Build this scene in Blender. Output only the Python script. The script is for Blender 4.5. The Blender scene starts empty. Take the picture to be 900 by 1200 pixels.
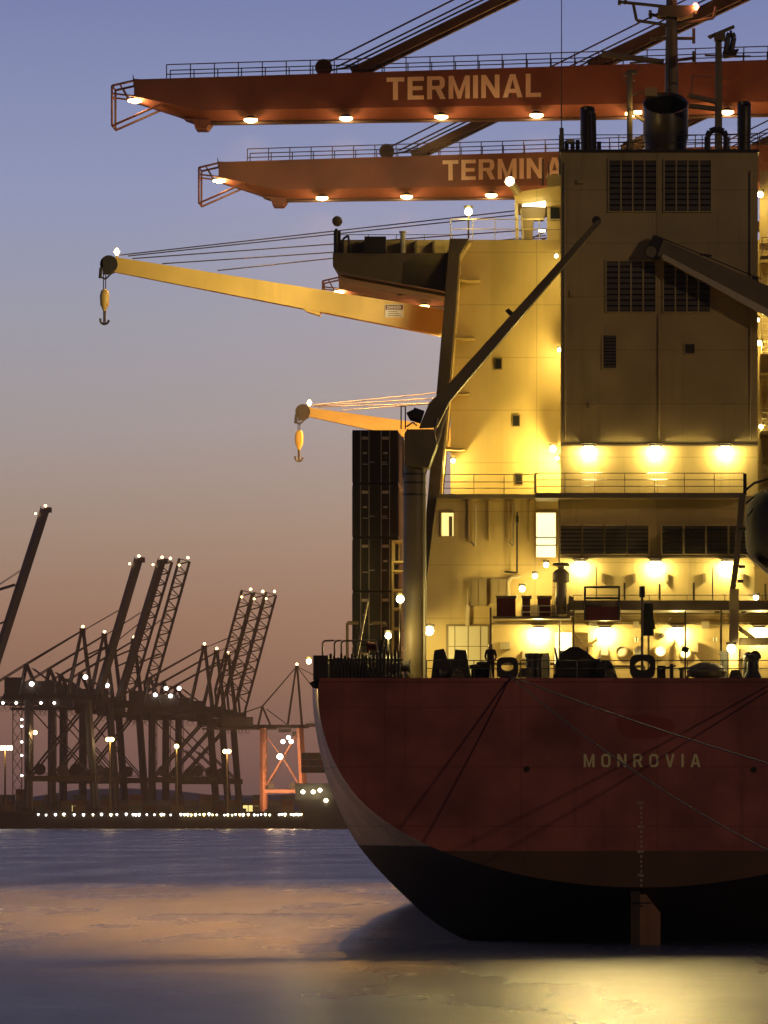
import bpy, bmesh, math, random
from mathutils import Vector, Matrix
random.seed(7)
C = bpy.context.scene.collection
S = bpy.context.scene
F = 7200.0; VX = 770.0; HY = 954.0; CH = 6.42      # focal length (photo pixels), vanishing point, horizon row, camera height

def P(px, py, Y):
    k = Y / F
    return Vector(((px - VX) * k, Y, CH + (HY - py) * k))
def lin(r, g, b, a=1.0):
    f = lambda c: (c / 255 / 12.92) if c / 255 <= 0.04045 else ((c / 255 + 0.055) / 1.055) ** 2.4
    return (f(r), f(g), f(b), a)

# ------------------------------------------------------------------ mesh builder
class MB:
    def __init__(s): s.v = []; s.f = []; s.m = []; s.cur = 0
    def add(s, vs, fs):
        n = len(s.v); s.v += [Vector(v) for v in vs]
        s.f += [tuple(i + n for i in f) for f in fs]; s.m += [s.cur] * len(fs); return s
    def box(s, a, b):
        x0, y0, z0 = a; x1, y1, z1 = b
        return s.add([(x0,y0,z0),(x1,y0,z0),(x1,y1,z0),(x0,y1,z0),(x0,y0,z1),(x1,y0,z1),(x1,y1,z1),(x0,y1,z1)],
                     [(0,3,2,1),(4,5,6,7),(0,1,5,4),(1,2,6,5),(2,3,7,6),(3,0,4,7)])
    def bpx(s, x0, y0, x1, y1, Y0, Y1):          # front face measured at Y0, extruded straight back
        a = P(x0, y1, Y0); b = P(x1, y0, Y0)
        return s.box((a.x, Y0, a.z), (b.x, Y1, b.z))
    def prism(s, pts, y0, y1):                   # pts (x,z), extruded in y
        n = len(pts)
        vs = [(x, y0, z) for x, z in pts] + [(x, y1, z) for x, z in pts]
        fs = [tuple(range(n)), tuple(range(2*n-1, n-1, -1))] + [(i, (i+1) % n, n + (i+1) % n, n + i) for i in range(n)]
        return s.add(vs, fs)
    def ppx(s, pts, Y0, Y1):
        q = [P(x, y, Y0) for x, y in pts]
        return s.prism([(p.x, p.z) for p in q], Y0, Y1)
    def tube(s, p0, p1, r0, r1=None, n=8):
        p0 = Vector(p0); p1 = Vector(p1); r1 = r0 if r1 is None else r1
        d = (p1 - p0)
        if d.length < 1e-6: return s
        d.normalize()
        u = d.orthogonal().normalized() if abs(d.z) > .9 else d.cross(Vector((0,0,1))).normalized()
        w = d.cross(u)
        off = math.pi / n
        vs = []
        for p, r in ((p0, r0), (p1, r1)):
            for i in range(n):
                a = 2 * math.pi * i / n + off
                vs.append(p + u * (r * math.cos(a)) + w * (r * math.sin(a)))
        fs = [tuple(range(n-1, -1, -1)), tuple(range(n, 2*n))] + [(i, (i+1) % n, n + (i+1) % n, n + i) for i in range(n)]
        return s.add(vs, fs)
    def bar(s, p0, p1, w): return s.tube(p0, p1, w * .7071, None, 4)
    def path(s, pts, r, n=6):
        for a, b in zip(pts, pts[1:]): s.tube(a, b, r, None, n)
        return s
    def lathe(s, prof, c, axis='z', n=20):       # prof (radius, offset)
        c = Vector(c); vs = []
        for r, h in prof:
            for i in range(n):
                a = 2 * math.pi * i / n
                x, y = r * math.cos(a), r * math.sin(a)
                vs.append(c + (Vector((x, y, h)) if axis == 'z' else Vector((x, h, y)) if axis == 'y' else Vector((h, x, y))))
        fs = [(k*n+i, k*n+(i+1) % n, (k+1)*n+(i+1) % n, (k+1)*n+i) for k in range(len(prof)-1) for i in range(n)]
        fs += [tuple(range(n)), tuple(range(len(prof)*n-1, (len(prof)-1)*n-1, -1))]
        return s.add(vs, fs)
    def rail(s, pts, h, sp, r=.03, rails=(1.0, .5)):
        for a, b in zip(pts, pts[1:]):
            a = Vector(a); b = Vector(b); L = (b - a).length; n = max(1, round(L / sp))
            for q in rails:
                up = Vector((0, 0, h * q)); s.tube(a + up, b + up, r, None, 5)
            for i in range(n + 1):
                p = a.lerp(b, i / n); s.tube(p, p + Vector((0, 0, h)), r, None, 5)
        return s
    def build(s, name, mat, parent=None, smooth=35):
        me = bpy.data.meshes.new(name)
        me.from_pydata([tuple(v) for v in s.v], [], s.f)
        mats = mat if isinstance(mat, (list, tuple)) else [mat]
        for m in mats: me.materials.append(m)
        for p, i in zip(me.polygons, s.m): p.material_index = i
        bm = bmesh.new(); bm.from_mesh(me); bmesh.ops.recalc_face_normals(bm, faces=bm.faces); bm.to_mesh(me); bm.free()
        if smooth:
            me.polygons.foreach_set('use_smooth', [True] * len(me.polygons))
            me.set_sharp_from_angle(angle=math.radians(smooth))
        return link(name, me, parent)
def link(name, me, parent=None):
    o = bpy.data.objects.new(name, me); C.objects.link(o)
    if parent is not None:
        o.parent = parent
        W = parent.matrix_basis.copy(); q = parent.parent
        while q is not None: W = q.matrix_basis @ W if q.parent is None else q.matrix_parent_inverse @ q.matrix_basis @ W; q = q.parent
        o.matrix_parent_inverse = ROOTINV(parent)
    return o
def world(o):
    M = o.matrix_basis.copy()
    if o.parent is not None: M = world(o.parent) @ o.matrix_parent_inverse @ M
    return M
def ROOTINV(p): return world(p).inverted()
def tag(o, label=None, cat=None, group=None, kind=None):
    if label: o['label'] = label
    if cat: o['category'] = cat
    if group: o['group'] = group
    if kind: o['kind'] = kind
    return o
def thing(name, loc, label, cat, group=None):
    o = bpy.data.objects.new(name, None); o.empty_display_size = .5; C.objects.link(o); o.location = loc
    return tag(o, label, cat, group)
def kids(o): return [c for c in bpy.data.objects if c.parent == o]
def dup(o, shift=None, label=None, group=None, parent=None):
    c = o.copy(); C.objects.link(c)
    if parent is not None:
        inv = o.matrix_parent_inverse.copy(); c.parent = parent; c.matrix_parent_inverse = inv
    if shift is not None: c.location = o.location + Vector(shift)
    if label: c['label'] = label
    if group: c['group'] = group
    for ch in kids(o): dup(ch, parent=c)
    return c
def text_mesh(name, body, x0, x1, z0, z1, y, mat, parent, bold=.02, space=1.0, depth=.01):
    cu = bpy.data.curves.new(name, 'FONT'); cu.body = body; cu.offset = bold; cu.space_character = space; cu.extrude = .02
    o = bpy.data.objects.new(name, cu); C.objects.link(o)
    dg = bpy.context.evaluated_depsgraph_get(); dg.update()
    me = bpy.data.meshes.new_from_object(o.evaluated_get(dg))
    bpy.data.objects.remove(o)
    xs = [v.co.x for v in me.vertices]; ys = [v.co.y for v in me.vertices]; zs = [v.co.z for v in me.vertices]
    for v in me.vertices:
        u = (v.co.x - min(xs)) / (max(xs) - min(xs)); w = (v.co.y - min(ys)) / (max(ys) - min(ys)); q = (v.co.z - min(zs)) / (max(zs) - min(zs))
        v.co = (x0 + u * (x1 - x0), y - q * depth, z0 + w * (z1 - z0))
    bm = bmesh.new(); bm.from_mesh(me); bmesh.ops.recalc_face_normals(bm, faces=bm.faces); bm.to_mesh(me); bm.free()
    me.materials.clear(); me.materials.append(mat); me.name = name
    return link(name, me, parent)

def _r(a, b, c, d): return [(a, b), (c, b), (c, d), (a, d)]
def _mir(p, w): return [(w - x, z) for x, z in reversed(p)]
_oo = [(.18,0),(.56,0),(.74,.18),(.74,.82),(.56,1),(.18,1),(0,.82),(0,.18)]; _oi = [(.24,.18),(.50,.18),(.55,.24),(.55,.76),(.50,.82),(.24,.82),(.19,.76),(.19,.24)]
_al = [(0,0),(.21,0),(.40,.78),(.40,1),(.29,1)]; _ml = [(.19,1),(.19,.62),(.36,0),(.43,0),(.43,.30)]; _vl = [(0,1),(.28,0),(.38,0),(.38,.28),(.20,1)]
GLYPH = dict(
    T=(.72, [_r(0,.81,.72,1), _r(.26,0,.46,.81)]), E=(.66, [_r(0,0,.2,1), _r(.2,0,.66,.18), _r(.2,.41,.61,.59), _r(.2,.82,.66,1)]),
    R=(.74, [_r(0,0,.2,1), _r(.2,.84,.5,1), _r(.2,.42,.5,.58), [(.5,.84),(.52,.71),(.72,.71),(.70,.88),(.62,.97),(.5,1)], [(.5,.58),(.5,.42),(.62,.45),(.70,.55),(.72,.71),(.52,.71)], [(.34,.42),(.53,0),(.75,0),(.56,.433)]]),
    M=(.86, [_r(0,0,.19,1), _r(.67,0,.86,1), _ml, _mir(_ml, .86)]), I=(.2, [_r(0,0,.2,1)]), N=(.74, [_r(0,0,.19,1), _r(.55,0,.74,1), [(.19,1),(.19,.62),(.55,0),(.55,.38)]]),
    A=(.80, [_al, _mir(_al, .80), [(.2587,.2),(.5413,.2),(.50,.37),(.30,.37)]]), L=(.62, [_r(0,0,.2,1), _r(.2,0,.62,.18)]),
    O=(.74, [[_oo[i], _oo[(i+1) % 8], _oi[(i+1) % 8], _oi[i]] for i in range(8)]), V=(.76, [_vl, _mir(_vl, .76)]))
def block_text(name, body, x0, x1, z0, z1, y, mat, parent, gap):
    polys = []; x = 0
    for ch in body:
        w_, ps = GLYPH[ch]; polys += [[(x + a, b) for a, b in p] for p in ps]; x += w_ + gap
    x -= gap; q = MB()
    for p in polys: q.add([(x0 + a / x * (x1 - x0), y, z0 + b * (z1 - z0)) for a, b in p], [tuple(range(len(p)))])
    return q.build(name, mat, parent, 0)
# ------------------------------------------------------------------ materials
def new_mat(name):
    m = bpy.data.materials.new(name); m.use_nodes = True
    nt = m.node_tree; return m, nt, nt.nodes['Principled BSDF']
def paint(name, col, rough=.5, var=.25, rust=.0, seam=0, bump=.0, metallic=0.0, scale=.35, coat=0.0, rustcol=(.12, .05, .02)):
    m, nt, b = new_mat(name); N = nt.nodes; L = nt.links
    g = N.new('ShaderNodeNewGeometry')
    n1 = N.new('ShaderNodeTexNoise'); n1.inputs['Scale'].default_value = scale; n1.inputs['Detail'].default_value = 6
    L.new(g.outputs['Position'], n1.inputs['Vector'])
    r = N.new('ShaderNodeMapRange'); r.inputs['From Min'].default_value = .3; r.inputs['From Max'].default_value = .7
    r.inputs['To Min'].default_value = 1 - var; r.inputs['To Max'].default_value = 1 + var * .5
    L.new(n1.outputs['Fac'], r.inputs['Value'])
    mx = N.new('ShaderNodeMix'); mx.data_type = 'RGBA'; mx.blend_type = 'MULTIPLY'; mx.inputs['Factor'].default_value = 1
    mx.inputs['A'].default_value = (*col, 1); L.new(r.outputs['Result'], mx.inputs['B'])
    out = mx.outputs['Result']
    # weather streaks running down
    mp = N.new('ShaderNodeMapping'); mp.inputs['Scale'].default_value = (1.6, 1.6, .09); L.new(g.outputs['Position'], mp.inputs['Vector'])
    n2 = N.new('ShaderNodeTexNoise'); n2.inputs['Scale'].default_value = 1; n2.inputs['Detail'].default_value = 5; n2.inputs['Roughness'].default_value = .65
    L.new(mp.outputs['Vector'], n2.inputs['Vector'])
    r2 = N.new('ShaderNodeMapRange'); r2.inputs['From Min'].default_value = .55; r2.inputs['From Max'].default_value = .8
    r2.inputs['To Max'].default_value = rust; L.new(n2.outputs['Fac'], r2.inputs['Value'])
    if rust > 0:
        m2 = N.new('ShaderNodeMix'); m2.data_type = 'RGBA'; L.new(r2.outputs['Result'], m2.inputs['Factor'])
        L.new(out, m2.inputs['A']); m2.inputs['B'].default_value = (*rustcol, 1); out = m2.outputs['Result']
    if seam:
        sp = N.new('ShaderNodeSeparateXYZ'); L.new(g.outputs['Position'], sp.inputs['Vector'])
        acc = None
        for ax, per in (('Z', seam), ('X', seam * 2.3)):
            d = N.new('ShaderNodeMath'); d.operation = 'DIVIDE'; d.inputs[1].default_value = per; L.new(sp.outputs[ax], d.inputs[0])
            fr = N.new('ShaderNodeMath'); fr.operation = 'FRACT'; L.new(d.outputs[0], fr.inputs[0])
            lt = N.new('ShaderNodeMath'); lt.operation = 'LESS_THAN'; lt.inputs[1].default_value = .05 / per; L.new(fr.outputs[0], lt.inputs[0])
            if acc is None: acc = lt
            else:
                ad = N.new('ShaderNodeMath'); ad.operation = 'MAXIMUM'; L.new(acc.outputs[0], ad.inputs[0]); L.new(lt.outputs[0], ad.inputs[1]); acc = ad
        ml = N.new('ShaderNodeMath'); ml.operation = 'MULTIPLY'; ml.inputs[1].default_value = .35; L.new(acc.outputs[0], ml.inputs[0])
        m3 = N.new('ShaderNodeMix'); m3.data_type = 'RGBA'; L.new(ml.outputs[0], m3.inputs['Factor']); L.new(out, m3.inputs['A'])
        m3.inputs['B'].default_value = (col[0]*.25, col[1]*.22, col[2]*.2, 1); out = m3.outputs['Result']
    L.new(out, b.inputs['Base Color'])
    b.inputs['Roughness'].default_value = rough; b.inputs['Metallic'].default_value = metallic
    b.inputs['Coat Weight'].default_value = coat
    if bump:
        n3 = N.new('ShaderNodeTexNoise'); n3.inputs['Scale'].default_value = .8; n3.inputs['Detail'].default_value = 3; L.new(g.outputs['Position'], n3.inputs['Vector'])
        bp = N.new('ShaderNodeBump'); bp.inputs['Strength'].default_value = bump; bp.inputs['Distance'].default_value = .1
        L.new(n3.outputs['Fac'], bp.inputs['Height']); L.new(bp.outputs['Normal'], b.inputs['Normal'])
    return m
def emit(name, col, st):
    m, nt, b = new_mat(name)
    b.inputs['Base Color'].default_value = (.8, .8, .8, 1)
    n = nt.nodes.new('ShaderNodeTexNoise'); n.inputs['Scale'].default_value = 3
    r = nt.nodes.new('ShaderNodeMapRange'); r.inputs['To Min'].default_value = st * .75; r.inputs['To Max'].default_value = st * 1.25
    nt.links.new(n.outputs['Fac'], r.inputs['Value']); nt.links.new(r.outputs['Result'], b.inputs['Emission Strength'])
    b.inputs['Emission Color'].default_value = (*col, 1); return m

M = dict(
    red=paint('red_transom_paint', (.46, .128, .102), .5, .45, .55, 2.9, .25, rustcol=(.10, .03, .02)),
    side=paint('side_paint_sky_sheen', (.90, .70, .50), .58, .3, .6, 2.9, .2, rustcol=(.10, .055, .03)),  # red hull side coloured grey-beige: grazing sky reflection put into the colour
    boot=paint('brown_boot_paint', (.085, .045, .022), .6, .4, .5, 0, .1, rustcol=(.03, .02, .012)),
    bottom=paint('black_bottom_paint', (.016, .011, .009), .6, .4, .4),
    cream=paint('cream_deckhouse_paint', (.62, .47, .22), .5, .16, .24, 2.75, .18, rustcol=(.25, .15, .06)),
    casing=paint('cream_casing_paint', (.56, .43, .20), .5, .2, .5, 2.75, .22, rustcol=(.16, .10, .05)),
    trim=paint('pale_rail_paint', (.65, .56, .38), .45, .15, .2),
    darksteel=paint('dark_steel', (.05, .042, .034), .5, .4, .3),
    brownsteel=paint('brown_steel', (.25, .19, .105), .5, .3, .4),
    louvre=paint('louvre_slats', (.13, .105, .07), .55, .4, .3),
    glass=paint('dark_glass', (.02, .02, .022), .1, .2),
    yellow=paint('yellow_crane_paint', (.80, .54, .14), .45, .18, .22, 0, .04, rustcol=(.25, .10, .03)),
    boom=paint('red_boom_paint', (.145, .052, .038), .5, .3, .4, 0, .05, rustcol=(.14, .04, .02)),
    boomletter=paint('boom_letter_paint', (.95, .74, .50), .5, .2, .2, rustcol=(.4, .12, .05)),
    letter=paint('gold_letter_paint', (1.0, .88, .46), .5, .1, .1),
    whitemark=paint('white_mark_paint', (.75, .62, .45), .5, .2, .2),
    stay=paint('dark_stay_paint', (.055, .035, .032), .5, .4, .3),
    farcrane=paint('far_crane_paint', (.045, .032, .028), .6, .4, .2, scale=.1),
    farcrane2=paint('far_crane_grey_paint', (.05, .043, .04), .6, .4, .2, scale=.1),
    farorange=paint('far_orange_paint', (.46, .18, .11), .6, .3, .2, scale=.1),
    faryellow=paint('far_yellow_paint', (.16, .10, .03), .6, .4, .3, scale=.1),
    contdark=paint('dark_container_paint', (.055, .060, .075), .5, .4, .4),
    controd=paint('galvanised_rod', (.6, .6, .58), .4, .3, .2),
    placard=paint('pale_placard', (.8, .76, .68), .5, .3, .2),
    redbox=paint('red_locker_paint', (.13, .02, .018), .5, .25, .3),
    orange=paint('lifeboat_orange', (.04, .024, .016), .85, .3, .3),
    white=paint('white_panel', (.78, .74, .62), .5, .1, .1),
    rope=paint('mooring_rope', (.20, .16, .10), .9, .35, 0, scale=2),
    skin=paint('skin', (.45, .27, .19), .6, .1), cloth=paint('dark_overall', (.035, .03, .03), .9, .3, 0, scale=3),
    helmet=paint('helmet_plastic', (.55, .42, .16), .35, .1),
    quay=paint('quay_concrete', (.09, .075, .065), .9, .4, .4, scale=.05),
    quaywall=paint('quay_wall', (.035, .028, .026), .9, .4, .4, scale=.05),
    hill=paint('hill', (.10, .075, .07), 1, .3, 0, scale=.01),
    far1=paint('far_container_blue', (.05, .055, .07), .7, .3, .2), far2=paint('far_container_red', (.12, .035, .02), .7, .3, .2),
    far3=paint('far_container_ochre', (.15, .09, .035), .7, .3, .2), far4=paint('far_container_grey', (.10, .09, .08), .7, .3, .2),
    exhaust=paint('exhaust_steel', (.075, .062, .04), .4, .3, .5, metallic=.2),
    soot=paint('soot', (.008, .007, .006), .9, .3),
    lamp=emit('floodlight_glow', (1, .90, .52), 14), sodium=emit('sodium_glow', (1, .66, .24), 14),
    cool=emit('cool_lamp_glow', (.95, .93, .82), 9), redlamp=emit('red_lamp_glow', (1, .25, .12), 9),
    litroom=emit('lit_room', (1, .80, .26), 1.15), litdoor=emit('lit_doorway', (1, .88, .45), 1.6), dimroom=emit('dim_room', (1, .8, .25), .012),
    stripeglow=emit('strip_glow', (1, .93, .6), 5),
)
LIGHTS = {}
def light(p, power, col, parent, r=.15, name='lamp_light'):
    k = (round(power, 1), col, r)
    if k not in LIGHTS:
        d = bpy.data.lights.new(name, 'POINT'); d.energy = power; d.color = col; d.shadow_soft_size = r; LIGHTS[k] = d
    return link(name, LIGHTS[k], parent) if False else _ll(name, LIGHTS[k], p, parent)
def _ll(name, d, p, parent):
    o = bpy.data.objects.new(name, d); C.objects.link(o); o.location = p
    if parent is not None: o.parent = parent; o.matrix_parent_inverse = ROOTINV(parent)
    return o
def beam(p, d, power, col, parent, ang, blend=.5, r=.25):
    k = ('s', power, col, ang)
    if k not in LIGHTS:
        q = bpy.data.lights.new('lamp_beam', 'SPOT'); q.energy = power; q.color = col; q.spot_size = math.radians(ang); q.spot_blend = blend; q.shadow_soft_size = r; LIGHTS[k] = q
    o = _ll('lamp_beam', LIGHTS[k], p, parent); o.rotation_euler = Vector(d).to_track_quat('-Z', 'Y').to_euler(); return o
WARM = (1, .73, .18); PALE = (1, .78, .26); SOD = (1, .60, .22)

# ------------------------------------------------------------------ world: dusk sky
w = bpy.data.worlds.new('World'); S.world = w; w.use_nodes = True
nt = w.node_tree; N = nt.nodes; L = nt.links; bg = N['Background']
tc = N.new('ShaderNodeTexCoord'); sp = N.new('ShaderNodeSeparateXYZ'); L.new(tc.outputs['Generated'], sp.inputs['Vector'])
mr = N.new('ShaderNodeMapRange'); mr.inputs['From Min'].default_value = 0; mr.inputs['From Max'].default_value = .4; L.new(sp.outputs['Z'], mr.inputs['Value'])
cr = N.new('ShaderNodeValToRGB'); L.new(mr.outputs['Result'], cr.inputs['Fac'])
stops = [(954, (104, 77, 75)), (880, (131, 97, 86)), (800, (149, 112, 93)), (720, (158, 123, 104)), (620, (163, 140, 126)), (500, (162, 153, 155)), (380, (155, 155, 170)),
         (240, (143, 150, 185)), (100, (129, 138, 180)), (0, (116, 126, 173))]
els = cr.color_ramp.elements
while len(els) > 1: els.remove(els[-1])
for i, (py, c) in enumerate(stops):
    pos = (HY - py) / F / .4
    e = els[0] if i == 0 else els.new(pos); e.position = pos; e.color = lin(*c)
for pos, c in ((.5, (114, 118, 162)), (.8, (94, 102, 154)), (1.0, (60, 70, 118))):
    e = els.new(pos); e.color = lin(*c)
ym = N.new('ShaderNodeMapRange'); ym.interpolation_type = 'SMOOTHSTEP'; ym.inputs['From Min'].default_value = -.35; ym.inputs['From Max'].default_value = .85
ym.inputs['To Min'].default_value = .05
dt = N.new('ShaderNodeVectorMath'); dt.operation = 'DOT_PRODUCT'; dt.inputs[1].default_value = (-.42, .907, 0); L.new(tc.outputs['Generated'], dt.inputs[0]); L.new(dt.outputs['Value'], ym.inputs['Value'])
mul = N.new('ShaderNodeMix'); mul.data_type = 'RGBA'; mul.blend_type = 'MULTIPLY'; mul.inputs['Factor'].default_value = 1
L.new(cr.outputs['Color'], mul.inputs['A']); L.new(ym.outputs['Result'], mul.inputs['B'])
sky = N.new('ShaderNodeTexSky'); sky.sky_type = 'NISHITA'; sky.sun_disc = False; sky.sun_elevation = math.radians(-2.0); sky.sun_rotation = math.radians(-20)
add = N.new('ShaderNodeMix'); add.data_type = 'RGBA'; add.blend_type = 'ADD'; add.inputs['Factor'].default_value = .04
L.new(mul.outputs['Result'], add.inputs['A']); L.new(sky.outputs['Color'], add.inputs['B'])
L.new(add.outputs['Result'], bg.inputs['Color']); bg.inputs['Strength'].default_value = 1.0

# terminal lights behind the photographer: low warm key that throws the rope shadows on the transom
sd = bpy.data.lights.new('sun', 'SUN'); sd.energy = .225; sd.color = (1, .68, .40); sd.angle = math.radians(.6)
so = bpy.data.objects.new('sun', sd); C.objects.link(so)
so.rotation_euler = Vector((-.75, 1, -.27)).to_track_quat('-Z', 'Y').to_euler(); so.location = (200, -100, 80)

# ------------------------------------------------------------------ camera
cam = bpy.data.cameras.new('camera'); co = bpy.data.objects.new('camera', cam); C.objects.link(co)
co.location = (0, 0, CH); co.rotation_euler = (math.radians(90), 0, 0)
cam.sensor_fit = 'VERTICAL'; cam.sensor_height = 36; cam.sensor_width = 27; cam.lens = F / 1200 * 36
cam.shift_x = -(VX - 450) / 1200; cam.shift_y = (HY - 600) / 1200
cam.clip_start = 1; cam.clip_end = 40000; S.camera = co
S.view_settings.view_transform = 'Standard'; S.view_settings.look = 'None'; S.view_settings.exposure = 0; S.view_settings.gamma = 1
S.render.engine = 'CYCLES'; S.cycles.use_denoising = True; S.cycles.max_bounces = 6; S.cycles.caustics_reflective = True
S.cycles.sample_clamp_indirect = 3; S.cycles.sample_clamp_direct = 0

# ------------------------------------------------------------------ water
m, nt2, b = new_mat('harbour_water'); N2 = nt2.nodes; L2 = nt2.links
g = N2.new('ShaderNodeNewGeometry')
b.inputs['Base Color'].default_value = (.006, .010, .018, 1); b.inputs['IOR'].default_value = 1.7
def wnoise(sc, det, rg=.55):
    mp = N2.new('ShaderNodeMapping'); mp.inputs['Scale'].default_value = sc; L2.new(g.outputs['Position'], mp.inputs['Vector'])
    n = N2.new('ShaderNodeTexNoise'); n.inputs['Scale'].default_value = 1; n.inputs['Detail'].default_value = det; n.inputs['Roughness'].default_value = rg
    L2.new(mp.outputs['Vector'], n.inputs['Vector']); return n
na = wnoise((.075, .014, 1), 6)
r = N2.new('ShaderNodeMapRange'); r.inputs['From Min'].default_value = .3; r.inputs['From Max'].default_value = .7; r.inputs['To Min'].default_value = .21; r.inputs['To Max'].default_value = .37
L2.new(na.outputs['Fac'], r.inputs['Value']); L2.new(r.outputs['Result'], b.inputs['Roughness'])
nb = wnoise((.16, .20, 1), 10, .78); nc = wnoise((.05, .03, 1), 2)
ad = N2.new('ShaderNodeMath'); ad.operation = 'MULTIPLY_ADD'; ad.inputs[1].default_value = 1.2; L2.new(nc.outputs['Fac'], ad.inputs[0]); L2.new(nb.outputs['Fac'], ad.inputs[2])
bp = N2.new('ShaderNodeBump'); bp.inputs['Strength'].default_value = 1; bp.inputs['Distance'].default_value = 2.4
L2.new(ad.outputs[0], bp.inputs['Height']); L2.new(bp.outputs['Normal'], b.inputs['Normal'])
M['water'] = m
tag(MB().add([(-9000, -400, 0), (9000, -400, 0), (9000, 2760, 0), (-9000, 2760, 0)], [(0, 1, 2, 3)]).build('water', m), kind='structure')

# ------------------------------------------------------------------ the ship
SX = (752 - VX) / 24.0
ship = thing('container_ship', (SX, 300, 0), 'big container ship seen from astern, dark red transom under a floodlit cream deckhouse', 'ship')
def part(name, mb, mat, parent=None, label=None, smooth=35):
    o = mb.build(name, M[mat] if isinstance(mat, str) else mat, ship if parent is None else parent, smooth)
    if label: o['label'] = label
    return o
def interp(tab, v):
    for (a, x), (c, y) in zip(tab, tab[1:]):
        if a <= v <= c: return x + (y - x) * (v - a) / (c - a)
    return tab[0][1] if v < tab[0][0] else tab[-1][1]
def smoothcurve(pts, n):                                           # catmull-rom through pts
    out = []
    q = [pts[0]] + pts + [pts[-1]]
    for i in range(1, len(q) - 2):
        p0, p1, p2, p3 = map(Vector, (q[i-1], q[i], q[i+1], q[i+2]))
        for k in range(n):
            t = k / n
            out.append(.5 * ((2*p1) + (p2-p0)*t + (2*p0-5*p1+4*p2-p3)*t*t + (3*p1-p0-3*p2+p3)*t**3))
    out.append(Vector(pts[-1])); return out
tr = smoothcurve([(374, 795), (373, 822), (379, 858), (393, 895), (417, 932), (453, 963), (500, 990), (560, 1012), (630, 1029), (700, 1038), (752, 1040)], 4)
ol = smoothcurve([(366, 795), (367, 830), (373, 872), (384, 915), (399, 952), (418, 988), (445, 1021), (474, 1050), (503, 1076), (540, 1099), (600, 1122), (680, 1138), (752, 1142)], 3)
NS = 40
def resample(poly, n):
    d = [0]
    for a, c in zip(poly, poly[1:]): d.append(d[-1] + (c - a).length)
    out = []
    for i in range(n + 1):
        t = d[-1] * i / n
        k = max(j for j in range(len(d)) if d[j] <= t + 1e-9); k = min(k, len(poly) - 2)
        f = (t - d[k]) / max(1e-9, d[k+1] - d[k]); out.append(poly[k].lerp(poly[k+1], min(1, f)))
    return out
T0 = [(( (752 - p.x) / 24.0), CH + (HY - p.y) / 24.0) for p in resample(tr, NS)]     # half breadth, z
def olx(py):
    for a, c in zip(ol, ol[1:]):
        if a.y <= py <= c.y: return a.x + (c.x - a.x) * (py - a.y) / (c.y - a.y)
    return ol[0].x if py < ol[0].y else 752
def station(Y, sc, beam, zbot):
    k = Y / F; out = []
    zt = T0[0][1]
    for i in range(NS + 1):
        f = i / NS; z = zt + (zbot - zt) * f ** .85
        py = HY - (z - CH) / k
        hb = (VX - olx(py)) * k + SX
        out.append((max(0.0, min(beam, hb * sc)), z))
    out[-1] = (0, zbot); return out
stations = [(300, T0), (306, [((a[0] + c[0]) / 2, (a[1] + c[1]) / 2) for a, c in zip(T0, station(312, 1.0, 17.6, -.6))]),
            (312, station(312, 1.0, 17.6, -.6)), (320, station(320, 1.0, 17.2, -2)), (340, station(340, .985, 17.2, -4)), (380, station(380, .975, 17.2, -6)),
            (430, station(430, .97, 17.2, -8)), (500, [(17.1 if z > -5 else 15, z) for _, z in station(500, .97, 17.2, -8)])]
hm = MB(); vs = []
for Y, st in stations:
    for hb, z in st: vs.append((SX - hb, Y, z))
    for hb, z in reversed(st[:-1]): vs.append((SX + hb, Y, z))
n = 2 * NS + 1
hm.v = [Vector(v) for v in vs]
for k in range(len(stations) - 1):
    for i in range(n - 1):
        f = (k*n+i, k*n+i+1, (k+1)*n+i+1, (k+1)*n+i)
        z = sum(hm.v[q].z for q in f) / 4
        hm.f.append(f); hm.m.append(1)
hm.f.append(tuple((len(stations)-1)*n + i for i in range(n))); hm.m.append(1)
hm.f.append(tuple(range(n-1, -1, -1))); hm.m.append(0)
# painted boot-top by height inside the hull's own paint
def banded(top, boot, zline, name):
    mm = top.copy(); mm.name = name; t = mm.node_tree; bb = t.nodes['Principled BSDF']
    src = bb.inputs['Base Color'].links[0].from_socket
    gg = t.nodes.new('ShaderNodeNewGeometry'); ss = t.nodes.new('ShaderNodeSeparateXYZ'); t.links.new(gg.outputs['Position'], ss.inputs['Vector'])
    c1 = t.nodes.new('ShaderNodeMapRange'); c1.inputs['From Min'].default_value = zline - .03; c1.inputs['From Max'].default_value = zline + .03
    c1.inputs['To Min'].default_value = 1; c1.inputs['To Max'].default_value = 0
    t.links.new(ss.outputs['Z'], c1.inputs['Value'])
    nn = t.nodes.new('ShaderNodeTexNoise'); nn.inputs['Scale'].default_value = .5; nn.inputs['Detail'].default_value = 6; t.links.new(gg.outputs['Position'], nn.inputs['Vector'])
    cc = t.nodes.new('ShaderNodeMix'); cc.data_type = 'RGBA'; cc.inputs['A'].default_value = (boot[0]*.6, boot[1]*.6, boot[2]*.6, 1); cc.inputs['B'].default_value = (boot[0]*1.4, boot[1]*1.4, boot[2]*1.4, 1)
    t.links.new(nn.outputs['Fac'], cc.inputs['Factor'])
    m4 = t.nodes.new('ShaderNodeMix'); m4.data_type = 'RGBA'; t.links.new(c1.outputs['Result'], m4.inputs['Factor']); t.links.new(src, m4.inputs['A'])
    t.links.new(cc.outputs['Result'], m4.inputs['B']); t.links.new(m4.outputs['Result'], bb.inputs['Base Color'])
    return mm
M['red2'] = banded(M['red'], (.13, .060, .028), 4.62, 'red_transom_over_brown')
M['side2'] = banded(M['side'], (.035, .020, .013), 4.85, 'side_sky_sheen_over_black')  # side colour with the sky sheen in it, dark boot-top below
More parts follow.
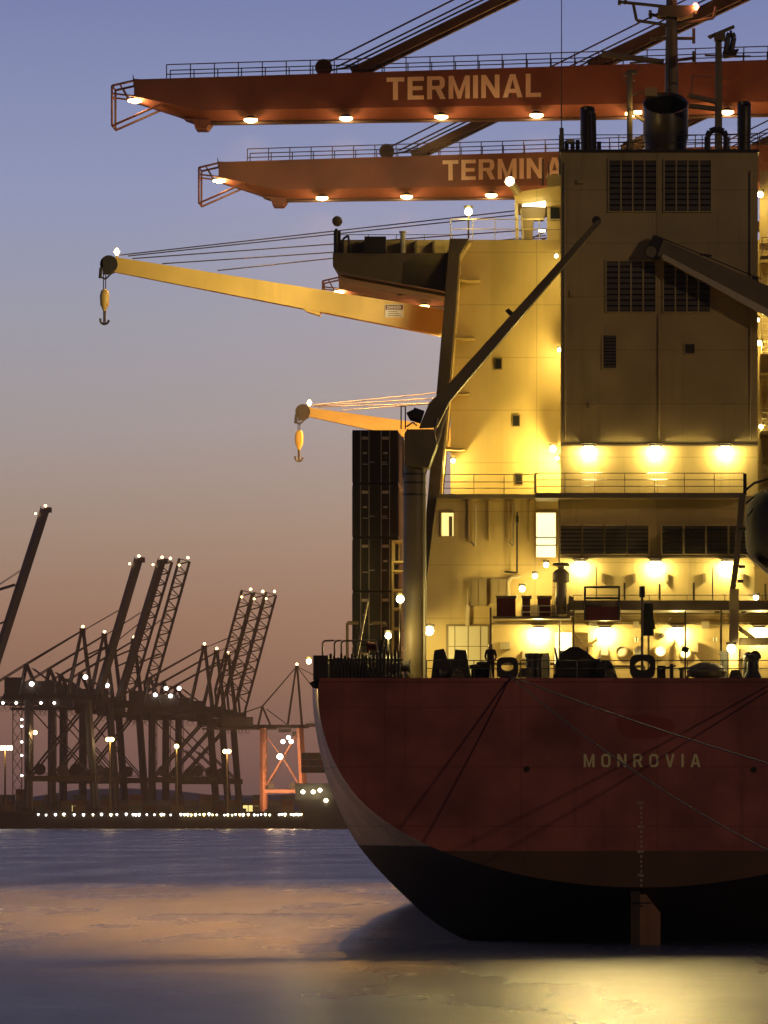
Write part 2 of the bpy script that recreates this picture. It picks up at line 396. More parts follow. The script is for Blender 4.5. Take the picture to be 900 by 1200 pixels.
hull = part('hull', hm, [M['red2'], M['side2']], smooth=50)
zd = T0[0][1]                                                         # deck height at the stern
part('mooring_deck', MB().prism([(SX-15.6, zd-.06), (SX+15.6, zd-.06), (SX+15.6, zd-.3), (SX-15.6, zd-.3)], 300.3, 345), 'brownsteel')
part('sheer_strake', MB().prism([(SX-15.74, zd+.02), (SX+15.74, zd+.02), (SX+15.74, zd-.16), (SX-15.74, zd-.16)], 299.9, 300.25), 'red')
# recessed darker patch on the transom and small fittings
rm = MB(); a = P(739, 1043, 300.8); c = P(775, 1110, 300.8)
rud = MB().ppx([(740, 1040), (752, 1040), (764, 1058), (774, 1070), (774, 1125), (740, 1125)], 301.2, 303.6)
ro = part('rudder', rud, paint('rudder_paint', (.34, .17, .10), .6, .4, .6, 0, .1, rustcol=(.08, .035, .02)))
part('rudder_edge', MB().ppx([(739, 1042), (750, 1042), (750, 1125), (739, 1125)], 300.7, 301.2), M['boot'], ro)
part('rudder_seam', MB().ppx([(740, 1057.5), (763, 1057.5), (763, 1059), (740, 1059)], 300.6, 300.69), 'soot', ro)
z0 = P(0, 899, 300).z; z1 = P(0, 883.5, 300).z
block_text('port_lettering', 'MONROVIA', P(684, 0, 300).x, P(821, 0, 300).x, z0, z1, 299.985, M['letter'], hull, .52)
dm = None
for i, (py, body) in enumerate([(941, '10M'), (969, '9M'), (998, '8M'), (1026, '7M')]):
    text_mesh('draft_numeral', body, P(747, 0, 300).x, P(754, 0, 300).x, P(0, py+1.8, 300).z, P(0, py-1.8, 300).z, 299.985, M['whitemark'], hull, .02)
    for j, q in enumerate('8642'):
        yy = py + 5.7 * (j + 1)
        if yy < 1038: text_mesh('draft_numeral', q, P(750.2, 0, 300).x, P(752.6, 0, 300).x, P(0, yy+1.6, 300).z, P(0, yy-1.6, 300).z, 299.985, M['whitemark'], hull, .02)
part('paint_patch', MB().ppx([(722, 842), (728, 838), (760, 837), (786, 843), (792, 852), (784, 862), (764, 866), (738, 865), (726, 858)], 299.992, 300.2), paint('fresh_red_patch', (.38, .07, .055), .5, .35, .1, 0, .1), hull)
for px, py in ((618, 901), (884, 902)):
    p = P(px, py, 300); part('drain_flange', MB().lathe([(.14, 0), (.14, -.08), (.07, -.09), (.07, -.02)], (p.x, 300, p.z), 'y', 14), 'darksteel', hull)

# --- blocks of the deckhouse
YA, YB, YC, YD, YE = 316.0, 314.0, 314.4, 317.0, 321.0
casing = part('engine_casing', MB().bpx(657, 176, 888, 600, YA, 334), 'casing')
part('casing_top_plate', MB().bpx(655.5, 175, 890, 178, YA - .12, 334.2), 'darksteel', casing)
engine = part('engine_house', MB().bpx(655, 581, 884, 708, YB, 320.9), 'casing')
lowhouse = part('deckhouse', MB().bpx(574, 707, 940, 800, YC, 321.5), 'cream')
midhouse = part('side_house', MB().ppx([(512, 583), (654, 583), (654, 800), (494, 800), (497, 700)], YD, 320.8), 'cream')
acc = part('accommodation_block', MB().bpx(528, 281, 960, 800, YE, 336), 'cream')
# slanted fin on the port side, with its pale inner flange
fin = part('wing_support_fin', MB().ppx([(527, 279.5), (549, 279.5), (538, 300), (534, 360), (524, 480), (514, 590), (500, 700), (494, 797), (487, 797), (498, 620)], 318.6, 324), 'brownsteel')
part('fin_flange', MB().ppx([(551, 283), (540, 300), (536, 360), (526, 480), (517, 581), (514.2, 581), (524, 480), (534, 360), (538, 300), (549, 281)], 318.9, 321), 'cream', fin)
for y in (327, 395, 460, 526):
    x0 = 536 - (y - 327) * .095
    bk = smoothcurve([(x0, y - 7), (x0 + 7, y - 2.5), (x0 + 16, y - 1.2), (x0 + 26, y - 1)], 4)
    poly = [(p.x, p.y) for p in bk] + [(x0 + 27, y + 1), (x0 + 16, y + 1.6), (x0 + 6, y + 1), (x0 - 1, y - 2)]
    part('fin_bracket', MB().ppx(poly, 319.2, 321), 'cream', fin)
part('side_deck', MB().bpx(511, 579, 656, 584, 316.2, 321), 'brownsteel')
part('walkway', MB().bpx(627, 577.5, 873, 583.5, 312.4, 316), 'brownsteel')
part('platform', MB().bpx(668, 703.5, 940, 715, 309.6, 314.4), 'brownsteel')
part('locker_platform', MB().bpx(577, 722, 668, 725, 311.5, 317), 'brownsteel')
for px in (575, 672, 760, 845, 930):
    part('platform_post', MB().bpx(px - 1.2, 712, px + 1.2, 797, 309.9, 310.05), 'brownsteel')

# railings
def rl(name, pts, hpx, sp, Y, r=.028, rails=(1., .5), mat='trim'):
    q = [P(x, y, Yq if Yq else Y) for x, y, Yq in pts]
    return part(name, MB().rail(q, hpx * Y / F, sp, r, rails), mat)
rl('walkway_railing', [(627, 577.5, 312.5), (872, 577.5, 312.5)], 23, 1.6, 312.5, .022, (1, .66, .33), 'brownsteel')
rl('walkway_railing', [(627, 577.5, 312.5), (628, 577.5, 316.8)], 23, 1.6, 312.5, .022, (1, .66, .33), 'darksteel')
rl('side_deck_railing', [(520, 579, 316.3), (626, 579, 316.3)], 23, 1.6, 316.3, .022, (1, .62, .3), 'brownsteel')
rl('wing_top_railing', [(528, 280, 321.2), (658, 280, 321.2)], 23, 1.1, 321.2, .025, (1, .5), 'trim')
rl('casing_top_railing', [(660, 176, 316.3), (888, 176, 316.3)], 18, 1.35, 316.3, .025, (1, .5), 'darksteel')
rl('platform_railing', [(672, 703.5, 309.7), (938, 703.5, 309.7)], 6, 1.9, 309.7, .02, (1,), 'brownsteel')
rl('locker_railing', [(611, 722, 311.6), (672, 722, 311.6)], 12, 1.0, 311.6, .03, (1, .4), 'trim')
rl('stern_railing', [(610, 795, 300.35), (742, 795, 300.35)], 21, 1.5, 300.35, .024, (1, .55), 'darksteel')
rl('stern_railing', [(764, 795, 300.35), (930, 795, 300.35)], 21, 1.9, 300.35, .024, (1, .55), 'darksteel')
rl('stern_railing', [(500, 795, 300.5), (583, 795, 300.5)], 21, 1.1, 300.5, .024, (1, .55), 'darksteel')
lp = MB()
for x0, x1 in ((378, 392), (392, 400), (400, 441)):
    lp.path([P(x0, 772, 301), P(x0, 754, 301), P(x0 + 2, 751, 301), P(x1, 750.5, 301)], .045)
lp.path([P(441, 750.5, 301), P(443, 772, 301)], .045)
part('guard_loop', lp, 'brownsteel')

# windows and louvres
def louvre(x0, y0, x1, y1, Y, n, parent, mat='louvre', frame='casing', slats=9, back='glass', lit=None):
    fr = MB(); t = 1.6
    fr.bpx(x0 - t, y0 - t, x1 + t, y0, Y - .10, Y + .05); fr.bpx(x0 - t, y1, x1 + t, y1 + t, Y - .10, Y + .05)
    fr.bpx(x0 - t, y0, x0, y1, Y - .10, Y + .05); fr.bpx(x1, y0, x1 + t, y1, Y - .10, Y + .05)
    for i in range(1, n):
        xm = x0 + (x1 - x0) * i / n; fr.bpx(xm - .8, y0, xm + .8, y1, Y - .08, Y + .05)
    o = part('louvre_frame' if slats else 'window_frame', fr, frame, parent)
    pb = MB(); pb.bpx(x0, y0, x1, y1, Y - .02, Y - .005); part('louvre_backing', pb, back, o)
    if slats:
        sl = MB()
        for i in range(slats):
            yy = y0 + (y1 - y0) * (i + .5) / slats
            a = P(x0, yy, Y); c = P(x1, yy, Y); h = (y1 - y0) / slats * Y / F * .36
            sl.add([(a.x, Y - .07, a.z - h), (c.x, Y - .07, a.z - h), (c.x, Y - .025, a.z + h), (a.x, Y - .025, a.z + h)], [(0, 1, 2, 3)])
        part('louvre_slats', sl, mat, o)
    if lit:
        for q in lit: part('lit_pane', MB().bpx(*q, Y - .085, Y - .07), 'dimroom', o)
    return o
louvre(714, 188, 769, 247, YA, 4, casing); louvre(779, 188, 833, 247, YA, 4, casing)
louvre(711, 306, 768, 365, YA, 4, casing)
louvre(778, 306, 832, 365, YA, 4, casing)
louvre(707, 393, 722, 431, YA, 1, casing, slats=10); louvre(803, 403, 814, 414, YA, 1, casing, slats=4)
for i in range(4): louvre(656.5 + i * 26.3, 616, 681 + i * 26.3, 649, YB, 1, engine, slats=7)
for i in range(4): louvre(776 + i * 26.3, 616, 800 + i * 26.3, 649, YB, 1, engine, slats=7)
part('casing_seam', MB().bpx(769.5, 180, 772, 520, YA - .03, YA + .02), 'casing', casing)
part('casing_rib', MB().bpx(657, 521, 888, 522.6, YA - .12, YA + .02), 'brownsteel', casing)
part('cable_tray', MB().bpx(655, 652, 884, 654, YB - .14, YB + .02), 'brownsteel', engine)
for x, y in ((584, 426), (605, 493), (608, 561)):
    o = part('side_window', MB().bpx(x - 4.6, y - 7, x + 4.6, y + 7, YE - .06, YE + .04), 'brownsteel', acc)
    part('window_pane', MB().bpx(x - 3.6, y - 5.6, x + 3.6, y + 5.8, YE - .075, YE - .065), 'glass', o)
# lit openings in the side house
def opening(x0, y0, x1, y1, Y, mat, name, parent, t=1.3):
    fr = MB(); fr.bpx(x0-t, y0-t, x1+t, y0, Y-.1, Y+.05).bpx(x0-t, y1, x1+t, y1+t, Y-.1, Y+.05).bpx(x0-t, y0, x0, y1, Y-.1, Y+.05).bpx(x1, y0, x1+t, y1, Y-.1, Y+.05)
    o = part(name, fr, 'cream', parent); part('lit_pane', MB().bpx(x0, y0, x1, y1, Y - .02, Y - .006), mat, o); return o
o = opening(517.5, 601, 531.5, 628, YD, 'litroom', 'lit_window', midhouse); part('window_post', MB().bpx(526, 605, 530, 628, YD - .06, YD - .03), 'brownsteel', o)
o = opening(628.5, 601, 651, 653, YD, 'litdoor', 'lit_doorway', midhouse); part('door_rails', MB().path([P(628.5, 630, YD-.08), P(651, 630, YD-.08)], .03).path([P(628.5, 639, YD-.08), P(651, 639, YD-.08)], .03), 'brownsteel', o)
opening(650, 741, 670, 795, YC, 'litdoor', 'lit_doorway', lowhouse)
o = part('door_leaf', MB().bpx(672, 741, 689.5, 796, YC - .45, YC - .38), 'cream', lowhouse)
part('door_stay', MB().tube(P(674, 744, YC - .47), P(683, 753, YC - .47), .03).tube(P(689, 757, YC - .47), P(699, 757, YC - .47), .03), 'brownsteel', o)
# tall pale panel door
o = part('panel_door', MB().bpx(525, 734, 573, 800, YD - .10, YD + .02), 'white', midhouse, 'tall pale panelled door with dark frame')
df = MB()
for x in (524, 533, 548.5, 563, 573): df.bpx(x - .5 - (x in (524, 573)), 733, x + .5 + (x in (524, 573)), 800, YD - .13, YD - .09)
df.bpx(523, 731.5, 574.5, 733.5, YD - .14, YD - .09); df.bpx(524, 757, 573, 757.8, YD - .125, YD - .095)
part('door_frame', df, 'brownsteel', o)
# stiffeners, pipes and boxes on the side house
for x, y0, y1 in ((550, 587, 634), (573.5, 587, 634), (596, 587, 634), (621, 587, 634)):
    part('wall_stiffener', MB().bpx(x - 1, y0, x + 1, y1, YD - .25, YD), 'cream', midhouse)
for x, y0, y1 in ((557, 592, 640), (602, 592, 640)):
    part('vent_pipe', MB().tube(P(x, y0, YD - .35), P(x, y1, YD - .35), .05).tube(P(x, y1, YD - .35), P(x - 5, y1 - 5, YD - .05), .05), 'trim', midhouse)
part('aerial_pole', MB().tube(P(606, 600, YD - .6), P(606, 671, YD - .6), .05).bpx(604.3, 604, 607.8, 612, YD - .8, YD - .4).tube(P(606, 671, YD - .6), P(592, 670, YD - .1), .05), 'darksteel', midhouse)
for x0, x1 in ((551, 570), (575, 594)):
    o = part('wall_locker', MB().bpx(x0, 678, x1, 710, YD - .45, YD), 'brownsteel', midhouse)
    part('locker_door', MB().bpx(x0 + 2, 680, (x0+x1)/2 - .3, 708, YD - .5, YD - .45).bpx((x0+x1)/2 + .3, 680, x1 - 2, 708, YD - .5, YD - .45), 'brownsteel', o)
part('pipe_elbow', MB().path([P(596, 710, YD-.5), P(596, 682, YD-.5), P(599, 677, YD-.5), P(610, 676, YD-.5)], .10, 8), 'trim', midhouse)
part('wall_pipe', MB().tube(P(548, 733, YD-.3), P(548, 709, YD-.3), .12).tube(P(548, 709, YD-.3), P(548, 690, YD-.3), .03), 'trim', midhouse)
part('wall_pipe', MB().tube(P(577, 797, YD-.2), P(577, 700, YD-.2), .07), 'trim', midhouse)
part('wall_pipe', MB().tube(P(655.5, 797, YB-.15), P(655.5, 584, YB-.15), .06), 'brownsteel', engine)
for x in (655.8,): pass
# portholes and fittings on the deckhouse wall
for x, y, lit in ((728, 763, 0), (749, 763, 0), (774, 763, 1), (803, 765, 1)):
    p = P(x, y, YC)
    o = part('porthole', MB().lathe([(.33, 0), (.33, -.09), (.25, -.10), (.25, -.03)], (p.x, YC, p.z), 'y', 20), 'cream', lowhouse)
    part('porthole_pane', MB().lathe([(.25, -.035), (.25, -.045)], (p.x, YC, p.z), 'y', 20), 'litdoor' if lit else 'placard', o)
part('signal_box', MB().bpx(704, 757, 713, 768, YC - .3, YC), 'white', lowhouse)
part('instrument_dial', MB().lathe([(.14, 0), (.14, -.12), (.1, -.14)], tuple(P(776, 745, YC)), 'y', 16), 'darksteel', lowhouse)
for x0, y0, x1, y1 in ((786, 724, 800, 727), (780, 730, 802, 732.5), (776, 735, 790, 737)):
    part('wall_pipe', MB().tube(P(x0, y0, YC - .2), P(x1 - 16, y1, YC - .2), .06), 'trim', lowhouse)
for x, y in ((840, 717), (872, 717)):
    part('underdeck_lamp', MB().bpx(x - 3, y - 2, x + 3, y + 1.5, 311.5, 312), 'brownsteel')

# floodlights: a hood, a glowing lens and the real light under it
def flood(px, py, Y, power, col=PALE, parent=None, wpx=7, mat='lamp', out=.55, name='floodlight', hoodless=False, aft=0):
    h = MB(); hw = wpx * .9
    if not hoodless: h.bpx(px - hw - 2, py - 7.5, px + hw + 2, py - 6, Y - out - .25, Y)
    h.bpx(px - hw, py - 6, px + hw, py - 3.2, Y - out, Y - .02)
    o = part(name, h, 'brownsteel', parent)
    part('lamp_lens', MB().bpx(px - hw + .6, py - 3.2, px + hw - .6, py + 1.2, Y - out + .02, Y - out + .25), mat, o)
    p = P(px, py + 3.6, Y); light((p.x, Y - out + .12, p.z), power, col, o, .12)
    if aft: beam((p.x, Y - out - .1, p.z + .1), (.10, -1, -.34), aft, (1, .74, .26), o, 34, .9)
    return o
for x in (690, 768, 850): flood(x, 526, YA, 430, PALE, casing, aft=17000 if x < 800 else 0)
for x in (680, 768, 852): flood(x, 661, YB, 430, PALE, engine)
for x in (631, 709, 794, 890): flood(x, 739, YC, 520, PALE, lowhouse)
def bulb(px, py, Y, power, col=WARM, r=.14, mat='lamp', name='deck_lamp', parent=None, post=None, lr=None):
    p = P(px, py, Y)
    h = MB().tube(p + Vector((0, 0, r * .9)), p + Vector((0, 0, r + .10)), r * 1.25)
    if post: h.tube(P(px, post, Y), p - Vector((0, 0, r * .9)), .05)
    else: h.tube(p + Vector((0, 0, r + .06)), p + Vector((0, .6, r + .12)), .04)
    o = part(name, h, 'darksteel', parent)
    part('lamp_globe', MB().lathe([(r*.35, -r*.95), (r*.8, -r*.6), (r, 0), (r*.8, r*.6), (r*.35, r*.95)], p, 'z', 12), mat, o)
    if power: light(p - Vector((0, .45, r + .12)) if not post else p - Vector((0, r + .2, 0)), power, col, o, .12)
    return o
bulb(648, 526, YE - 1.3, 900, WARM, .17, parent=acc)
bulb(531, 540, YE - 1.2, 300, WARM, .12, parent=acc)
bulb(653, 537, YE - .7, 120, WARM, .10, parent=acc)
bulb(655.5, 410, YE - 1.5, 360, WARM, .10, parent=acc)
bulb(652, 300, YE - 2.6, 230, WARM, .10, parent=acc)
bulb(612, 690, 313.6, 230, WARM, .16, name='deck_lamp')
bulb(640, 662, YD - 1.6, 150, WARM, .14, parent=midhouse); bulb(627, 675, YD - 1.6, 130, WARM, .14, parent=midhouse)
bulb(503, 739, 313.6, 620, WARM, .24, parent=midhouse)
bulb(469, 702, 303.5, 110, WARM, .2, name='post_lamp', post=795)
bulb(455, 745, 304, 160, PALE, .16, name='post_lamp', post=795)
bulb(549, 248, 321.3, 170, WARM, .2, name='post_lamp', post=280)
bulb(857, 760, 304.6, 160, PALE, .22, name='deck_lamp')
bulb(362, 775, 301.5, 420, WARM, .13, name='deck_lamp')
bulb(886, 700, 313.2, 130, PALE, .14, name='deck_lamp')
bulb(891, 228, 319, 240, WARM, .16, name='deck_lamp'); bulb(890, 402, 319, 200, WARM, .14, name='deck_lamp'); bulb(894, 350, 319.5, 140, WARM, .12, name='deck_lamp')
bulb(892, 500, 319, 200, WARM, .12, name='deck_lamp'); bulb(893, 640, 318, 160, WARM, .14, name='deck_lamp')
bulb(888, 375, 319, 60, WARM, .1, name='deck_lamp')

# starboard alley beside the casing: landings, ladder, posts
for y in (300, 415, 505, 570):
    part('side_landing', MB().bpx(891, y, 960, y + (22 if y == 415 else 4), 318.4, 321), 'brownsteel', acc)
    rl('landing_railing', [(893, y, 318.5), (958, y, 318.5)], 22, .9, 318.5, .025, (1, .66, .33), 'trim')
ld = MB()
for i in range(38): ld.tube(P(893, 320 + i * 6.6, 320.6), P(900, 320 + i * 6.6, 320.6), .02, None, 5)
ld.tube(P(893, 316, 320.6), P(893, 574, 320.6), .03, None, 5).tube(P(900, 316, 320.6), P(900, 574, 320.6), .03, None, 5)
part('side_ladder', ld, 'trim', acc)
part('alley_panel', MB().bpx(890, 200, 900, 285, 320.7, 320.95), 'cream', acc)

# bridge wing and bridge roof
wing = part('bridge_wing', MB().ppx([(390, 296.5), (530, 296.5), (530, 343), (397, 319), (390, 312)], 322, 327.5), 'brownsteel')
part('wing_parapet', MB().ppx([(399, 281), (530, 281), (530, 296.5), (399, 296.5)], 323.2, 323.4), 'casing', wing)
wp = MB()
for x in (399, 428, 447, 471, 486, 507): wp.bpx(x, 281, x + 2, 296.5, 322.6, 323.2)
part('parapet_rib', wp, 'brownsteel', wing)
rl('wing_rail', [(399, 281, 322.4), (530, 281, 322.4)], 6, 1.4, 322.4, .02, (1,), 'brownsteel')
part('wing_console', MB().bpx(427, 277, 452, 296, 321.9, 322.5), 'darksteel', wing)
part('wing_post', MB().tube(P(472, 297, 322.3), P(472, 273, 322.3), .14).tube(P(472, 273, 322.3), P(472, 271, 322.3), .2), 'trim', wing)
part('wing_soffit', MB().ppx([(397, 319.4), (530, 343.4), (530, 349), (400, 325)], 323.5, 327.4), 'casing', wing)
wl = MB().tube(P(394, 296, 322.2), P(394, 268, 322.2), .08)
wl.bpx(391, 270, 399, 296, 322.3, 322.6)
wl.path([P(402, 296, 322.4), P(402, 280, 322.4), P(408, 276, 322.4), P(411, 296, 322.4)], .06)
part('wing_end_frame', wl, 'darksteel', wing)
part('searchlight', MB().lathe([(.1, -.3), (.22, -.25), (.27, 0), (.27, .25), (.05, .27)], tuple(P(395, 259, 322.3)), 'y', 14), 'brownsteel', wing)
roof = part('bridge_roof', MB().ppx([(602, 227), (612, 224), (660, 217), (660, 240), (640, 242), (604, 238)], 322, 328), 'casing')
part('roof_glow_strip', MB().ppx([(612, 239.6), (639, 235.5), (639, 242.5), (612, 241.4)], 321.8, 321.95), 'stripeglow', roof)  # bright underside of the roof, its light put in as glow
part('roof_post', MB().tube(P(606, 280, 322.3), P(605, 238, 322.3), .1), 'trim', roof)
part('roof_post', MB().tube(P(613, 280, 322.6), P(611, 244, 322.6), .08), 'trim', roof)
part('roof_brace', MB().ppx([(611, 243), (640, 243), (637, 258), (625, 258), (624, 280), (615, 280)], 322.5, 323.2), 'brownsteel', roof)
part('bridge_cabin', MB().bpx(641, 205, 662, 282, 322.6, 328), 'casing')
part('cabin_window', MB().bpx(645, 243, 656, 258, 322.5, 322.59), 'glass')
part('cabin_mast', MB().tube(P(657, 205, 323.5), P(657, 158, 323.5), .1).tube(P(643, 205, 323.5), P(643, 190, 323.5), .05).tube(P(636, 218, 323), P(636, 186, 323), .05), 'darksteel')
o = part('searchlight', MB().tube(P(598, 213, 321.6), P(607, 226, 322), .22), 'brownsteel', roof)
p = P(598, 213, 321.6); d = (P(590, 206, 320.9) - p).normalized()
part('lamp_lens', MB().tube(p, p + d * .12, .24, .24, 14), 'lamp', o); light(p + d * .5, 60, PALE, o)
part('roof_glow_strip', MB().bpx(631, 269, 639, 271.5, 321.5, 321.7), 'stripeglow', roof)
light(P(626, 248, 321.0), 60, WARM, roof)

# funnel, exhausts, masts
p = P(780, 178, 324); sc = 324 / F
fz = p.z
def scarf(name, px, Y, rpx, ylow, yhigh, base=178, flare=1.0, lip=None, parent=None):
    k = Y / F; c = P(px, base, Y); n = 36; R = rpx * k; q = MB(); vs = []
    zl, zh = P(0, ylow, Y).z, P(0, yhigh, Y).z
    def rimz(a): return (zl + zh) / 2 + (zh - zl) / 2 * math.sin(a)           # far side of the rim stands higher: the cut faces aft
    lv = [(.93, None, 0), (.93, None, .45), (1.0, None, .62), (1.0, 'rim', 0), (.95, 'rim', .04), (.90, 'rim', -.12), (.90, None, .35)]
    for f, kind, h in lv:
        for i in range(n):
            a = 2 * math.pi * i / n; z = rimz(a) + h if kind else c.z - .4 + (zl - c.z) * h
            vs.append((c.x + R*f*math.cos(a), Y + R*f*math.sin(a), z))
    fs = [(r_*n+i, r_*n+(i+1) % n, (r_+1)*n+(i+1) % n, (r_+1)*n+i) for r_ in range(len(lv)-1) for i in range(n)] + [tuple(range(n-1, -1, -1))]
    q.add(vs[:], fs); o = part(name, q, 'exhaust', parent)
    m2 = MB(); vs = []
    for f, dz in ((.895, -.02), (.88, -.9)):
        for i in range(n):
            a = 2 * math.pi * i / n; vs.append((c.x + R*f*math.cos(a), Y + R*f*math.sin(a), rimz(a) - .13 + dz))
    m2.add(vs, [(i, (i+1) % n, n+(i+1) % n, n+i) for i in range(n)] + [tuple(range(n, 2*n))])
    part('pipe_mouth', m2, 'soot', o); return o
scarf('funnel', 780, 324, 26.5, 137, 106)
scarf('exhaust_pipe', 688.5, 319, 8.5, 131, 124); scarf('exhaust_pipe', 872, 319, 8, 126, 118)
part('exhaust_pipe', MB().tube(P(696, 178, 318.6), P(695, 133, 318.6), .16), 'exhaust')
pts = [P(829, 178, 318.5), P(829, 160, 318.5), P(832, 154, 318.5), P(840, 151, 318.5), P(848, 154, 318.5), P(851, 160, 318.5), P(851, 178, 318.5)]
part('vent_gooseneck', MB().path(pts, .16, 10), 'darksteel')
mast = part('radar_mast', MB().tube(P(787, 178, 326), P(787, -40, 326), .42, .26, 10), 'brownsteel')
def yard(*seg, r=.09, name='mast_yard', mat='brownsteel', Y=326):
    q = MB()
    for a, c in seg: q.tube(P(*a, Y), P(*c, Y), r)
    return part(name, q, mat, mast)
yard(((705, 63), (778, 73)), r=.16); yard(((738, 74), (760, 72)), r=.06)
yard(((762, 45), (813, 45)), ((813, 33), (813, 51))); yard(((790, 71), (813, 68)), ((813, 60), (813, 73)))
yard(((724, 2), (782, 8)), ((726, 0), (726, 6)), ((733, 0), (733, 5)))
yard(((742, 4), (746, 24)), ((746, 24), (786, 30))); yard(((839, 8), (836, 21)), ((836, 21), (788, 30)))
yard(((760, 16), (786, 23)), ((762, 12), (762, 22)))
part('mast_platform', MB().ppx([(770, 18), (772, 6), (815, 6), (812, 16), (798, 20)], 325.4, 327), 'brownsteel', mast)
o = yard(((815, 16), (815, 11)), name='mast_lamp'); part('lamp_globe', MB().lathe([(.08, -.2), (.2, 0), (.08, .2)], tuple(P(815, 8, 326)), 'z', 10), 'redlamp', o); light(P(815, 8, 325.3), 40, (1, .3, .15), o)
sm = part('signal_mast', MB().tube(P(738, 178, 322), P(738, 82, 322), .16), 'brownsteel')
part('mast_yard', MB().tube(P(731, 88, 322), P(747, 84, 322), .12).tube(P(732, 94, 322), P(744, 94, 322), .08), 'brownsteel', sm)
part('mast_brace', MB().tube(P(738, 130, 322), P(755, 142, 322), .1), 'brownsteel', sm)
part('signal_horn', MB().bpx(756, 102, 770, 112, 323, 324).tube(P(756, 108, 323.5), P(738, 112, 322.3), .06), 'brownsteel', sm)
part('mast_strut', MB().tube(P(738, 160, 322), P(733, 178, 322), .08).tube(P(730, 168, 322), P(752, 163, 322), .08), 'brownsteel', sm)
o = part('mast_lamp', MB().bpx(735, 128, 741, 129.5, 321.5, 322), 'brownsteel', sm); part('lamp_lens', MB().bpx(743, 129.6, 752, 132.6, 321.4, 321.8), 'sodium', o)
rmst = part('radar_post', MB().tube(P(842, 178, 322), P(842, 40, 322), .22, .18), 'brownsteel')
part('radar_scanner', MB().ppx([(829, 42), (832, 45), (861, 32), (860, 29)], 321.6, 322), 'brownsteel', rmst)
part('radar_motor', MB().bpx(837, 38, 850, 46, 321.5, 322.5), 'brownsteel', rmst)
part('aerial_loop', MB().path([P(850, 66, 323), P(853, 44, 323), P(855, 39, 323), P(858, 39, 323), P(860, 44, 323), P(856, 66, 323)], .15).ppx([(847, 60), (866, 57), (862, 66), (848, 68)], 322.8, 323.2), 'darksteel', rmst)
part('mast_yard', MB().tube(P(842, 120, 322), P(807, 112, 322), .14), 'brownsteel', rmst)
part('mast_yard', MB().tube(P(842, 128, 322), P(807, 124, 322), .14), 'brownsteel', rmst)
part('mast_yard', MB().tube(P(826, 65, 322), P(880, 66, 322), .05), 'brownsteel', rmst)
part('mast_yard', MB().tube(P(810, 88, 322), P(854, 92, 322), .03).tube(P(811, 88, 322), P(811, 110, 322), .03), 'brownsteel', rmst)
part('wire_aerial', MB().tube(P(658, 160, 323.5), P(658, -20, 323.5), .035, .02, 5).tube(P(660, 205, 323.5), P(658, 150, 323.5), .12), 'darksteel')
vm = MB()
for x in (664, 671, 677, 702): vm.tube(P(x, 178, 317), P(x, 166 - (x % 3), 317), .12)
part('roof_vent', vm, 'darksteel')
part('floodlight', MB().tube(P(668, 168, 316.5), P(668, 163, 316.5), .22), 'trim')

# lifeboat davit, mushroom vent, lockers, frame box and hanging gear
o = part('lifeboat_davit', MB().ppx([(855, 690), (866, 690), (865, 797), (854, 797)], 305, 305.5), 'cream', None, 'pale davit post with dark slanting guide rail')
part('guide_rail', MB().ppx([(862, 690), (867, 655), (874, 578), (866, 578), (860, 655), (855.5, 690)], 304.8, 305.3), 'brownsteel', o)
part('davit_arm', MB().bpx(866, 747, 940, 756, 305.1, 305.5).ppx([(866, 733), (866, 739), (878, 748), (887, 748)], 305.1, 305.4), 'brownsteel', o)
part('guide_roller', MB().lathe([(.08, 0), (.08, .3)], tuple(P(866, 664, 304.7)), 'x', 10).lathe([(.08, 0), (.08, .3)], tuple(P(864, 681, 304.7)), 'x', 10).lathe([(.08, 0), (.08, .3)], tuple(P(867, 620, 304.7)), 'x', 10), 'darksteel', o)
p = P(657.5, 720, 311.8); k = 311.8 / F
part('mushroom_vent', MB().lathe([(6.5*k, 0), (6.5*k, 37*k), (10*k, 38*k), (10*k, 48*k), (6.5*k, 52*k), (4*k, 53*k), (4*k, 56*k), (10.5*k, 57*k), (9*k, 60*k), (2*k, 61*k)], p, 'z', 18), 'brownsteel')
part('vent_ladder', MB().rail([P(648, 722, 311.3), P(650, 722, 311.3)], 42 * k, .1, .02, (1, .8, .6, .4, .2)), 'darksteel')
part('vent_wing', MB().ppx([(667, 698), (672, 700), (674, 722), (664, 722)], 311.6, 312), 'brownsteel')
for x0, x1 in ((582, 604), (612, 621), (630, 645)):
    o = part('red_locker', MB().bpx(x0, 700, x1, 722, 312.4, 313.4), 'redbox'); part('locker_lid', MB().bpx(x0 - 1, 698, x1 + 1.5, 701, 312.3, 313.5), 'brownsteel', o)
o = part('framed_bin', MB().bpx(685, 711, 727, 727, 308.4, 309.5), 'redbox')
bf = MB()
for x in (685.5, 725.5): bf.tube(P(x, 727, 308.4), P(x, 687, 308.4), .06).tube(P(x, 727, 309.5), P(x, 687, 309.5), .05)
for y in (688, 701): bf.tube(P(685.5, y, 308.4), P(725.5, y, 308.4), .06)
for x in (685.5, 725.5): bf.tube(P(x, 688, 308.3), P(x, 688, 309.6), .05)
part('bin_frame', bf, 'darksteel', o)
for x, y0 in ((732, 683), (773, 684), (813, 683), (699, 664), (835, 664), (897, 684)):
    part('signal_pole', MB().tube(P(x, 703, 309.8), P(x, y0, 309.8), .055 if y0 > 670 else .03), 'brownsteel')
o = part('flagstaff', MB().tube(P(752.5, 797, 301.5), P(752.5, 700, 301.5), .07), 'brownsteel'); part('staff_lantern', MB().tube(P(752.5, 700, 301.5), P(752.5, 687, 301.5), .15), 'darksteel', o)
